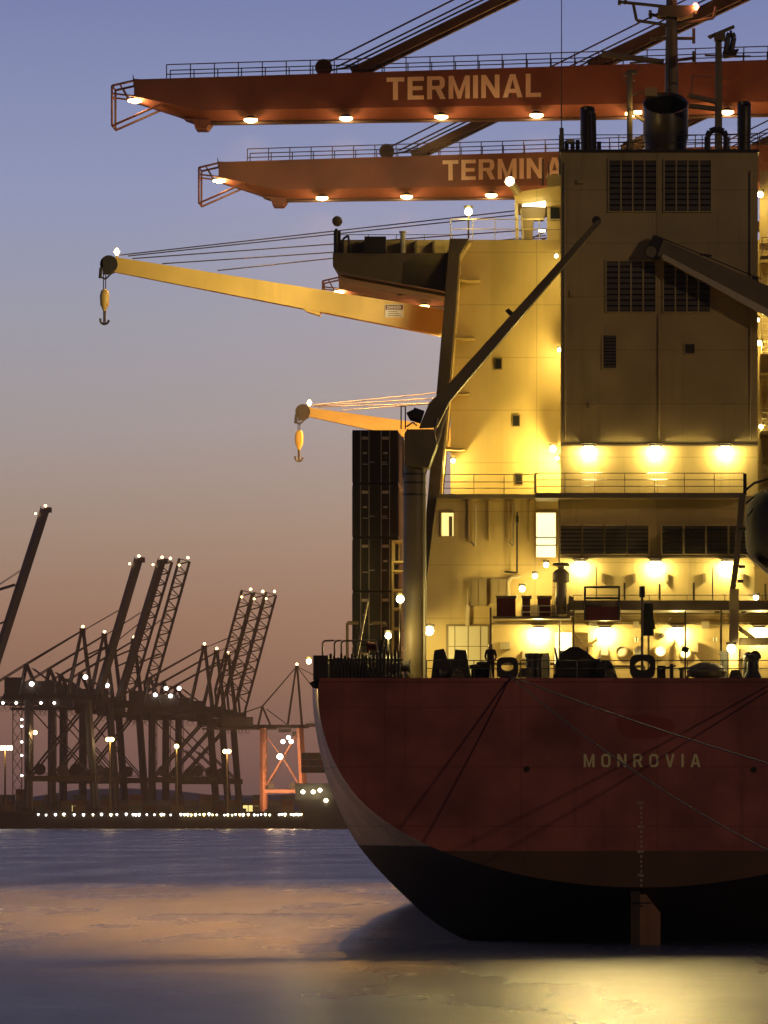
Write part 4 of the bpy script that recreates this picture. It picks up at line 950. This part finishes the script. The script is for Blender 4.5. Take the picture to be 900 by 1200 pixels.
# ------------------------------------------------------------------ ship-to-shore cranes above the ship
QX = 32.0
def Q(px, py, dy=0.0):
    v = P(px, py, 371.0); return Vector((v.x, 371.0 + dy, v.z))
def shore_crane(label):
    t = thing('gantry_crane', (QX, 371, 3.5), label, 'crane', 'red gantry cranes of the terminal')
    secs = []
    for x in (157, 180, 205, 232, 245, 600, 900, 1180):
        f = (x - 157) / 743
        top = 93 - 23 * min(f, 1.4)
        bot = 117 + (x - 157) / 75 * 24 if x < 232 else 142.5 - 10.5 * (x - 232) / 668
        low = bot - 13 if x >= 232 else bot - 4 - 9 * (x - 157) / 75
        secs.append((x, top, low, bot))
    q = MB(); vs = []
    for x, tp, lo, bt in secs:
        for dy, y in ((0, tp), (0, lo), (.75, bt), (2.3, bt), (3.0, lo), (3.0, tp)): vs.append(Q(x, y, dy))
    n = 6
    fs = [(k_*n+i, k_*n+(i+1) % n, (k_+1)*n+(i+1) % n, (k_+1)*n+i) for k_ in range(len(secs)-1) for i in range(n)] + [tuple(range(n)), tuple(range((len(secs)-1)*n, len(secs)*n))]
    q.add(vs, fs)
    boom = q.build('boom', M['boom'], t, 20)
    def prism(pts, d0, d1, name, mat, par=None):
        w = [Q(x, y) for x, y in pts]; return MB().prism([(p_.x, p_.z) for p_ in w], 371 + d0, 371 + d1).build(name, M[mat], par or t)
    prism([(214, 137), (246, 139), (246, 143), (241, 149.5), (228, 149.5), (226, 141)], .4, 2.6, 'buffer_block', 'boom', boom)
    prism([(155, 86), (157, 92), (163, 92), (157, 100), (156, 100)], .2, .5, 'boom_horn', 'boom', boom)
    MB().tube(Q(240, 143.5, .5), Q(600, 139.5, .5), .10, None, 6).tube(Q(600, 139.5, .5), Q(1180, 129.5, .5), .10, None, 6).build('trolley_rail', M['stay'], boom)
    zl = [Q(453, 117.5), Q(634, 113.5), Q(453, 91), Q(634, 86)]
    tx = block_text('boom_lettering', 'TERMINAL', zl[0].x, zl[1].x, 0, 1, 370.985, M['boomletter'], boom, .13)
    for v in tx.data.vertices:
        f = (v.co.x - zl[0].x) / (zl[1].x - zl[0].x); lo = zl[0].z + (zl[1].z - zl[0].z) * f; hi = zl[2].z + (zl[3].z - zl[2].z) * f
        v.co.z = lo + (hi - lo) * v.co.z
    rr = MB()
    for d in (.05, 2.9):
        pts = [Q(195, 91.5, d), Q(560, 80.5, d), Q(900, 70, d), Q(1180, 61.4, d)]
        rr.rail(pts, .82, 1.42, .035, (1, .28))
    rr.build('walkway_railing', M['stay'], boom)
    cg = MB()
    for d in (.2, 2.6):
        cg.path([Q(157, 94, d), Q(131, 100, d), Q(131, 147, d), Q(192, 120, d)], .075, 5).path([Q(131, 109, d), Q(157, 112, d)], .06, 5).path([Q(140, 98, d), Q(150, 116, d)], .05, 5)
    for x, y in ((131, 100), (131, 147), (131, 112)): cg.tube(Q(x, y, .2), Q(x, y, 2.6), .06, None, 5)
    cg.build('tip_cage', M['boom'], t)
    o = MB().tube(Q(157, 112, .6), Q(157, 115, .6), .25).build('boom_lamp', M['stay'], boom)
    c = Q(157.5, 117.5, .4); MB().lathe([(.1, -.14), (.42, -.05), (.42, .08), (.2, .12)], c, 'z', 14).build('lamp_lens', M['sodium'], o)
    light(c + Vector((.25, -.25, -.3)), 200, SOD, o, .2)
    for i in range(8):
        x = 294 + i * 111.6; y = 141.5 - (x - 294) * .0165
        o = MB().lathe([(.2, .28), (.28, .2), (.4, .1)], Q(x, y, -.15), 'z', 12).tube(Q(x, y, -.15) + Vector((0, 0, .2)), Q(x, y - 2, .8), .06).build('boom_lamp', M['stay'], boom)
        c = Q(x, y, -.15); MB().lathe([(.18, -.13), (.40, -.03), (.40, .09), (.2, .1)], c, 'z', 14).build('lamp_lens', M['sodium'], o)
        light(c + Vector((0, -.25, -.42)), 210, SOD, o, .2); beam(c + Vector((0, 0, -.6)), (0, 0, -1), 210000, (1, .46, .09), o, 150, 1.0)
    wh = MB().lathe([(.50, -.12), (.52, -.1), (.52, .1), (.50, .12), (.36, .12), (.36, -.12)], Q(379, 78.5, .3), 'y', 20)
    for i in range(4): a = math.pi * i / 4; wh.bar(Q(379, 78.5, .3) + Vector((.5*math.cos(a), 0, .5*math.sin(a))), Q(379, 78.5, .3) - Vector((.5*math.cos(a), 0, .5*math.sin(a))), .08)
    wh.build('stay_sheave', M['stay'], t)
    for d in (.4, 2.4):
        a, c = Q(412, 84, d), Q(1130, -267, d); MB().bar(a, c, .52).build('forestay', M['stay'], t)
        a, c = Q(690, 76, d), Q(1130, -130, d); MB().bar(a, c, .62).build('forestay', M['stay'], t)
    for (x, y, ex, ey) in ((384, 72, 1130, -300), (395, 77, 1130, -285), (400, 80, 1130, -278), (384, 82, 440, 72)):
        MB().tube(Q(x, y, .4), Q(ex, ey, .4), .06, None, 5).build('stay_cable', M['stay'], t)
    # tower, A-frame and legs on the quay (right of the frame)
    for d in (-7, 10):
        MB().bar(Q(1130, 60, d), Q(1130, -300, 1.5), 1.2).build('apex_leg', M['boom'], t)
        v = Q(1130, 60, d); MB().box((v.x - .8, v.y - .8, 3.5), (v.x + .8, v.y + .8, v.z)).build('leg', M['boom'], t)
        MB().box((v.x + 25, v.y - .8, 3.5), (v.x + 26.6, v.y + .8, v.z - 2)).build('leg', M['boom'], t)
        MB().box((v.x, v.y - .7, 16), (v.x + 26, v.y + .7, 18)).build('portal_beam', M['boom'], t)
    v = Q(1130, 62, 0); MB().box((v.x - 2, 371 - 7, v.z), (v.x + 30, 371 + 10, v.z + 2)).build('girder_deck', M['boom'], t)
    return t
base = shore_crane('nearest and highest red gantry crane boom, its lettering fully in view')
bd2 = 418 - 371; x1 = (157 - VX) * 371 / F
dup(base, ((256 - VX) * 418 / F - x1, 418 - 371, 0), 'middle red gantry crane boom, its lettering cut off by the ship casing')
dup(base, ((397 - VX) * 507 / F - x1, 507 - 371, 0), 'farthest red gantry crane boom, lowest in view, tip cage showing under the bridge wing')
tag(MB().box((QX - 12, 300, -6), (QX + 90, 720, 3.5)).build('terminal_quay', M['quay']), kind='structure')

# ------------------------------------------------------------------ far shore
YQ = 2719.0; KQ = YQ / F; ZQ = 7.6
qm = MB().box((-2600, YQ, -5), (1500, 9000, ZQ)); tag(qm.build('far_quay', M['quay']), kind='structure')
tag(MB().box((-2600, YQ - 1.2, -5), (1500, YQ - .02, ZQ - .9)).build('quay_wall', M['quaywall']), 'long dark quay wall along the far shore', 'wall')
hl = MB(); vs = []; nn = 120
for i in range(nn + 1):
    x = -3200 + 5200 * i / nn
    h = 16 + 9 * math.sin(i * .31) + 6 * math.sin(i * .83 + 1) + random.uniform(-2, 2)
    for (yy, zz) in ((5600, 6), (5750, 6 + max(4, h) * .75), (5900, 6 + max(4, h)), (6300, 6)): vs.append((x, yy, zz))
hl.add(vs, [(i*4+j, i*4+j+1, i*4+4+j+1, i*4+4+j) for i in range(nn) for j in range(3)])
tag(hl.build('hills', M['hill']), kind='structure')

def glow(p, r, mat, par, name='warning_lamp', power=0, col=PALE):
    o = MB().lathe([(r*.3, -r*.9), (r*.85, -r*.5), (r, 0), (r*.85, r*.5), (r*.3, r*.9)], p, 'z', 8).build(name, M[mat], par)
    if power: light(Vector(p) + Vector((0, -r*1.6, 0)), power, col, par, r)
    return o
def far_crane(hx, Y, label, sc=1.0, lattice=False, ang=72, boomlen=66, mat='farcrane', lowered=False, lamps=True, sill='farcrane', group='gantry cranes on the far shore', apex=81, gh=50, back=41, litlegs=None, legw=1.5):
    X = (hx - VX) * Y / F
    t = thing('harbour_crane', (X, Y, ZQ), label, 'crane', group)
    def V(x, y, z): return Vector((X + x*sc, Y + y*sc, ZQ + z*sc))
    mt = M[mat]
    legm = M[litlegs] if litlegs else mt
    for xx, lean in ((0, -3.5), (-30, 0)):
        for yy in (-9, 9):
            MB().bar(V(xx, yy, 0), V(xx + lean, yy * .8, gh), legw * sc).build('leg', legm, t)
            MB().box(V(xx - 2.5, yy - 1, -.0), V(xx + 2.5, yy + 1, 1.6)).build('bogie', mt, t)
    for yy in (-9, 9):
        MB().box(V(-31, yy - .8, 13.5), V(.8, yy + .8, 16)).build('sill_beam', M[sill], t)
        MB().bar(V(-30, yy * .95, 15), V(-4, yy * .85, gh - 2), .9 * sc).build('brace', legm, t)
        MB().bar(V(-1, yy * .95, 15), V(-15, yy * .9, gh * .62), .6 * sc).build('brace', legm, t)
    g = MB()
    for yy in (-3.2, 3.2): g.box(V(-back, yy - .6, gh), V(3, yy + .6, gh + 2.6))
    for i in range(8): g.box(V(-back + i * (back + 2) / 7.0 - .3, -3, gh + .3), V(-back + i * (back + 2) / 7.0 + .3, 3, gh + 1.2))
    g.build('girder', mt, t)
    rg = MB().rail([V(-back - 14, -4, gh + .2), V(3, -4, gh + .2)], 1.2 * sc, 4 * sc, .12, (1, .5)); rg.box(V(-back - 14, -4.6, gh - 1.2), V(-20, -2, gh + .1)); rg.build('walkway', mt, t)
    fs_ = MB()
    for i in range(13):
        x0 = -back - 13 + i * 2.6
        fs_.path([V(x0, -3.5, gh - 1), V(x0 + .5, -3.5, gh - 3.4), V(x0 + 1.3, -3.5, gh - 4.2), V(x0 + 2.1, -3.5, gh - 3.4), V(x0 + 2.6, -3.5, gh - 1)], .11, 4)
    fs_.build('festoon_cable', mt, t)
    MB().box(V(-back + 2, -4.5, gh + 2.6), V(-back + 23, 4.5, gh + 8.2)).box(V(-back + .5, -3.5, gh + 1.4), V(-back + 9, 3.5, gh + 10)).build('machinery_house', mt, t)
    for xx in (-24, -8):
        MB().lathe([(2.6*sc, -.7), (2.6*sc, -.5), (1.6*sc, -.5), (1.6*sc, .5), (2.6*sc, .5), (2.6*sc, .7)], V(xx, -9.5, 18.8), 'y', 16).build('cable_reel', mt, t)
    MB().rail([V(-30, -9.5, 16), V(0, -9.5, 16)], 1.2*sc, 3*sc, .1, (1, .5)).build('sill_railing', mt, t)
    MB().bar(V(-15, -9, gh*.62), V(-30, -9, gh - 2), .6*sc).build('brace', legm, t)
    zz = MB()
    for i in range(9): zz.bar(V(-27 - (i % 2) * 2.4, -9.6, 16 + i * (gh - 17) / 9), V(-27 - ((i + 1) % 2) * 2.4, -9.6, 16 + (i + 1) * (gh - 17) / 9), .28*sc)
    zz.bar(V(-27, -9.6, 15), V(-27, -9.6, gh), .25*sc).bar(V(-29.4, -9.6, 15), V(-29.4, -9.6, gh), .25*sc); zz.build('stairway', mt, t)
    MB().box(V(-9, -2, gh - 6), V(-4.5, 2, gh - 2.4)).build('operator_cab', mt, t)
    MB().box(V(-19, -3.6, gh - 3), V(-10, 3.6, gh - .3)).build('trolley', mt, t)
    for yy in (-4.5, 4.5):
        MB().bar(V(-2, yy, gh + 2), V(-5.5, yy * .3, apex), .95 * sc).build('apex_leg', mt, t)
        MB().bar(V(-12.5, yy, gh + 2), V(-6.2, yy * .3, apex), .8 * sc).build('apex_leg', mt, t)
        MB().bar(V(-6, yy * .3, apex), V(-31, yy, gh + 16), .55 * sc).build('backstay', mt, t)
        MB().bar(V(-31, yy, gh + 16), V(-back - 14, yy, gh + 1), .5 * sc).build('backstay', mt, t)
        MB().bar(V(-31, yy, gh + 16), V(-34, yy, gh + 2), .7 * sc).build('stay_post', mt, t)
        MB().bar(V(-31, yy, gh + 16), V(-25, yy, gh + 2), .7 * sc).build('stay_post', mt, t)
        MB().bar(V(-12, yy, gh + 2), V(-28, yy, gh + 14), .5 * sc).build('stay_post', mt, t)
    MB().box(V(-7, -2.2, apex - 1), V(-4.6, 2.2, apex + 1)).build('apex_head', mt, t)
    ca, sa = math.cos(math.radians(ang)), math.sin(math.radians(ang))
    def Bm(d, h, y): return V(2 + d*ca - h*sa, y, gh + 1.2 + d*sa + h*ca)
    bm_ = MB()
    if lattice:
        for yy in (-2.6, 2.6):
            for h in (0, 5.0): bm_.bar(Bm(0, h if h == 0 else 2.0, yy), Bm(8, h, yy), .55*sc); bm_.bar(Bm(8, h, yy), Bm(boomlen, h, yy), .62*sc)
            nb = int(boomlen / 6); x = 4
            for i in range(nb):
                d0 = 6 + i * (boomlen - 6) / nb; d1 = 6 + (i + 1) * (boomlen - 6) / nb; dm_ = (d0 + d1) / 2
                bm_.bar(Bm(d0, 0, yy), Bm(dm_, 5, yy), .36*sc); bm_.bar(Bm(dm_, 5, yy), Bm(d1, 0, yy), .36*sc); bm_.bar(Bm(d1, 0, yy), Bm(d1, 5, yy), .3*sc)
        for i in range(8): bm_.bar(Bm(4 + i * (boomlen-5)/7, 0, -2.6), Bm(4 + i * (boomlen-5)/7, 0, 2.6), .4*sc)
    else:
        for yy in (-2.8, 2.8): bm_.bar(Bm(-1, 1, yy), Bm(boomlen, 1, yy), 2.5*sc)
        for i in range(9): bm_.bar(Bm(3 + i * (boomlen-4)/8, 1, -2.8), Bm(3 + i * (boomlen-4)/8, 1, 2.8), .8*sc)
        bm_.rail([Bm(2, 2.4, -3.6), Bm(boomlen, 2.4, -3.6)], .9*sc, 4*sc, .1, (1,))
        bm_.box(Bm(boomlen, 0, 0) + Vector((-1.2, -3, -1)), Bm(boomlen, 0, 0) + Vector((1.8, 3, 1.2)))
    bm_.build('boom', mt, t)
    if lowered:
        for yy in (-3, 3):
            MB().bar(V(-5.5, yy * .3, apex), Bm(24, 2, yy), .5*sc).build('forestay', mt, t); MB().bar(V(-5.5, yy * .3, apex), Bm(boomlen * .85, 2, yy), .5*sc).build('forestay', mt, t)
    else:
        for yy in (-3, 3):
            MB().tube(V(-5.5, yy * .3, apex), Bm(boomlen * .62, 3, yy), .16*sc, None, 4).build('forestay', mt, t)
            MB().bar(V(-4, yy, gh + 20), Bm(24, 2, yy), .4*sc).build('boom_strut', mt, t)
    if lamps:
        for p_, r_, mm_ in ((Bm(boomlen + 1.5, 1, -3), .62, 'sodium'), (Bm(boomlen - 3, 4, -3), .5, 'sodium'), (V(-5.6, -1, apex + 1.8), .62, 'sodium')): glow(p_, r_, mm_, t)
    t['hx'] = 0; del t['hx']
    return t, V, Bm
t1, V1, _ = far_crane(112, 2752, 'frontmost far crane with a solid dark boom raised, lamps along its rear walkway', ang=73.5, boomlen=64, sill='faryellow')
for x in (-53, -47, -41, -35, -24, -18): glow(V1(x, -5, 48.5), .62, 'cool', t1, 'walkway_lamp')
for z in (44, 41, 34, 28, 19): glow(V1(-32, -10, z - 3), .55, 'cool', t1, 'stair_lamp')
for x, z in ((-28, 57), (-4, 60)): glow(V1(x, -6, z), 1.1, 'cool', t1, 'work_lamp')
st_ = MB()
for i in range(8): st_.bar(V1(-36, -10, i*6), V1(-32, -10, i*6+6), .25); st_.bar(V1(-32, -10, i*6), V1(-36, -10, i*6+6), .25)
st_.bar(V1(-36, -10, 0), V1(-36, -10, 50), .3); st_.bar(V1(-32, -10, 0), V1(-32, -10, 50), .3); st_.build('stair_tower', M['farcrane'], t1)
t2, V2, _ = far_crane(137, 2830, 'second far crane of the left cluster, solid boom raised behind the frontmost one', ang=73, boomlen=67)
for x, z in ((-4, 58),): glow(V2(x, -6, z), 1.0, 'cool', t2, 'work_lamp')
t3, V3, _ = far_crane(171, 2915, 'third far crane of the left cluster with an open lattice boom', lattice=True, ang=74.5, boomlen=70, mat='farcrane2')
far_crane(147, 2960, 'rearmost far crane of the left cluster, lattice boom close behind the solid one', lattice=True, ang=73.5, boomlen=72, mat='farcrane')
t4, V4, _ = far_crane(254, 2850, 'leftmost of the three far cranes with lattice booms in the middle cluster', lattice=True, ang=75, boomlen=56, mat='farcrane', apex=76, gh=46)
for x, z in ((-28, 54), (-21, 53.5), (-23, 57), (-17, 57)): glow(V4(x, -6, z), .95, 'cool', t4, 'work_lamp')
far_crane(268, 2930, 'middle one of the three far cranes with lattice booms', lattice=True, ang=75, boomlen=58, mat='farcrane2', apex=76, gh=46)
far_crane(281, 3010, 'rightmost of the three far cranes with lattice booms', lattice=True, ang=75, boomlen=61, mat='farcrane', apex=76, gh=46)
t5, V5, _ = far_crane(357, 2790, 'far crane with orange lit legs and its boom lowered, next to the ship hull', ang=1, boomlen=88, sc=.62, lowered=True, litlegs='farorange', sill='farorange', gh=61, apex=106, back=61, legw=3.2)
for yy in (-9, 9):
    pass
for x, z in ((-15, 51), (-11, 54), (-9, 51)): glow(V5(x, -14, z), 1.0, 'cool', t5, 'work_lamp', 0)
light(V5(-17, -34, 38), 13000, (1, .62, .34), t5, 1.0); light(V5(-24, -30, 14), 8000, (1, .6, .3), t5, .8); light(V5(-6, -32, 10), 8000, (1, .6, .3), t5, .8)
glow(V5(-17, -18, 40), 1.4, 'lamp', t5, 'work_lamp')
t6, V6, B6 = far_crane(-12, 2770, 'nearest tall far crane at the left edge, only its dark raised boom in view', ang=72.2, boomlen=75, sc=1.04, gh=58, apex=92)
MB().bar(B6(40, 3, -3), V6(-6, -3, 93), 1.2).build('boom_strut', M['farcrane'], t6)

# portal-lit lamps that tint the far legs
def mast_lamp(px, pyl, label, Y=2760, heads=3, mat='lamp', power=3800, foot=None, col=(1, .72, .32), wide=1.0):
    a = P(px, pyl, Y); t = thing('floodlight_mast', (a.x, Y, ZQ), label, 'lamp mast', 'floodlight masts on the far shore')
    MB().tube((a.x, Y, ZQ), (a.x, Y, a.z), .55, .32, 8).build('pole', M['faryellow'], t)
    hd = MB().box((a.x - 1.6*heads*.55*wide, Y - .3, a.z), (a.x + 1.6*heads*.55*wide, Y + .3, a.z + .4)).build('lamp_bracket', M['faryellow'], t)
    for i in range(heads):
        x = a.x + (i - (heads - 1) / 2) * 1.7 * wide
        glow((x, Y - .5, a.z - .2), 1.05, mat, hd, 'lamp_head')
    if power: light((a.x, Y - 2.5, a.z - 1.5), power, col, t, .8)
mast_lamp(6, 876, 'floodlight mast farthest left with a wide bright lamp head', heads=5, wide=.8)
mast_lamp(37, 858, 'floodlight mast with two lamps by the stair tower of the frontmost crane', heads=2, mat='sodium', wide=1.9)
mast_lamp(129, 866, 'floodlight mast shining between the legs of the left crane cluster', heads=2, mat='sodium')
mast_lamp(207, 874, 'floodlight mast at the left legs of the middle crane cluster', heads=1, mat='sodium', power=2600)
mast_lamp(266, 880, 'floodlight mast at the right legs of the middle crane cluster', heads=2, mat='sodium', power=2600)
for i, x in enumerate([45, 54, 65, 75, 87, 98, 109, 119, 130, 137, 148, 156, 159, 163, 172, 181, 189, 192, 200, 212, 216, 220, 224, 229, 234, 239, 245, 249, 254, 263, 267, 272, 276, 281, 285, 291, 298, 302, 306, 311, 316, 327, 330, 334, 341, 344, 347, 350, 353, 358]):
    a = P(x, 955.4 + random.uniform(-.4, .4), YQ - 1.6)
    o = MB().tube((0, 0, -.3), (0, 0, .3), .22, None, 6).lathe([(.2, -.05), (.5, .25), (.55, .5), (.3, .8)], (0, 0, 0), 'z', 8)
    ob = o.build('quay_lamp', M[random.choice(['cool', 'cool', 'lamp']) if x < 200 else random.choice(['lamp', 'sodium', 'cool'])]); ob.location = a; ob.scale = [random.uniform(.65, 1.15)] * 3
    tag(ob, 'small glowing lamp in the row along the far quay wall', 'lamp', 'row of lamps along the far quay wall')
# containers stacked on the far quay
cols = ['far1', 'far2', 'far3', 'far4']; cnt = 0
place = [(-14, 3), (2, 3), (18.5, 4), (35, 2), (52, 3), (68.5, 2), (85, 3), (101.5, 2), (118, 3), (134.5, 2), (151, 3), (167.5, 2), (184, 2), (200.5, 3), (217, 2), (233.5, 3), (250, 2), (266.5, 2), (296, 3), (312.5, 2), (329, 3)]
cname = {'far1': 'blue', 'far2': 'red', 'far3': 'ochre', 'far4': 'grey'}
for si, (px, nst) in enumerate(place):
    for i in range(nst):
        cm = cols[(si * 2 + i * 3 + si // 3) % 4]; x = (px - VX) * 2840 / F
        q = MB().box((0, 0, 0), (6.06, 2.44, 2.55))
        for k_ in range(14): q.box((.25 + k_ * .41, -.05, .15), (.45 + k_ * .41, 0.0, 2.4))
        ob = q.build('container', M[cm]); ob.location = (x, 2840, ZQ + i * 2.6)
        tag(ob, 'dull %s container stacked at the foot of the far cranes' % cname[cm], 'container', 'dull %s containers on the far quay' % cname[cm])
# low sheds
for px0, px1, py, Y, lab in ((281, 303, 938, 3300, 'long low pale shed behind the far quay right of the middle cranes'), (48, 95, 940, 3400, 'low dark shed behind the left crane cluster')):
    a = P(px0, py, Y); c = P(px1, py, Y)
    t = thing('warehouse', ((a.x + c.x) / 2, Y, ZQ), lab, 'warehouse')
    MB().box((a.x, Y, ZQ), (c.x, Y + 40, a.z - 1.2)).build('wall', M['far4'], t)
    MB().add([(a.x - 1, Y - 1, a.z - 1.2), (c.x + 1, Y - 1, a.z - 1.2), (c.x + 1, Y + 41, a.z - 1.2), (a.x - 1, Y + 41, a.z - 1.2), (a.x - 1, Y + 20, a.z + 1.5), (c.x + 1, Y + 20, a.z + 1.5)],
             [(0, 1, 5, 4), (3, 4, 5, 2), (0, 4, 3), (1, 2, 5), (0, 3, 2, 1)]).build('roof', M['hill'], t)
    q = MB()
    for i in range(3): xx = a.x + (c.x - a.x) * (i + .6) / 3.4; q.box((xx, Y - .3, ZQ), (xx + 2.5, Y - .02, ZQ + 3.5))
    q.build('doorway', M['litroom'], t)
# far ship by the lit crane
Yf = 2680
a = P(343, 955, Yf)
t = thing('distant_ship', (P(372, 0, Yf).x, Yf, 0), 'distant container ship at the far quay, half hidden by the red stern', 'ship')
MB().prism([(P(344, 0, Yf).x, P(0, 937, Yf).z), (P(366, 0, Yf).x, -1), (P(430, 0, Yf).x, -1), (P(430, 0, Yf).x, P(0, 937, Yf).z)], Yf, Yf + 120).build('hull', M['farcrane2'], t)
MB().bpx(346, 918, 430, 937, Yf + 2, Yf + 12).build('deckhouse', M['far4'], t)
for i in range(3):
    for j in range(3): MB().bpx(353 + i * 10, 882 + j * 8, 362.4 + i * 10, 889.6 + j * 8, Yf + 14, Yf + 26).build('container_stack', M[cols[(i + j) % 2]], t)
for x, y in ((355, 928), (367, 928), (375, 926), (382, 938)): glow(P(x, y, Yf - 1), .9, 'lamp', t, 'deck_lamp')
light(P(360, 932, Yf - 8), 900, (1, .8, .5), t, .6)

# ------------------------------------------------------------------ evening haze over the harbour
hz = MB().box((-3600, -420, -7), (2200, 9400, 175)).build('haze', M['water'])
hm2 = bpy.data.materials.new('haze_air'); hm2.use_nodes = True; t_ = hm2.node_tree; t_.nodes.remove(t_.nodes['Principled BSDF'])
pv = t_.nodes.new('ShaderNodeVolumePrincipled'); pv.inputs['Density'].default_value = .00004; pv.inputs['Color'].default_value = (.9, .85, .85, 1); pv.inputs['Anisotropy'].default_value = .2
t_.links.new(pv.outputs['Volume'], t_.nodes['Material Output'].inputs['Volume'])
hz.data.materials.clear(); hz.data.materials.append(hm2); tag(hz, kind='stuff')
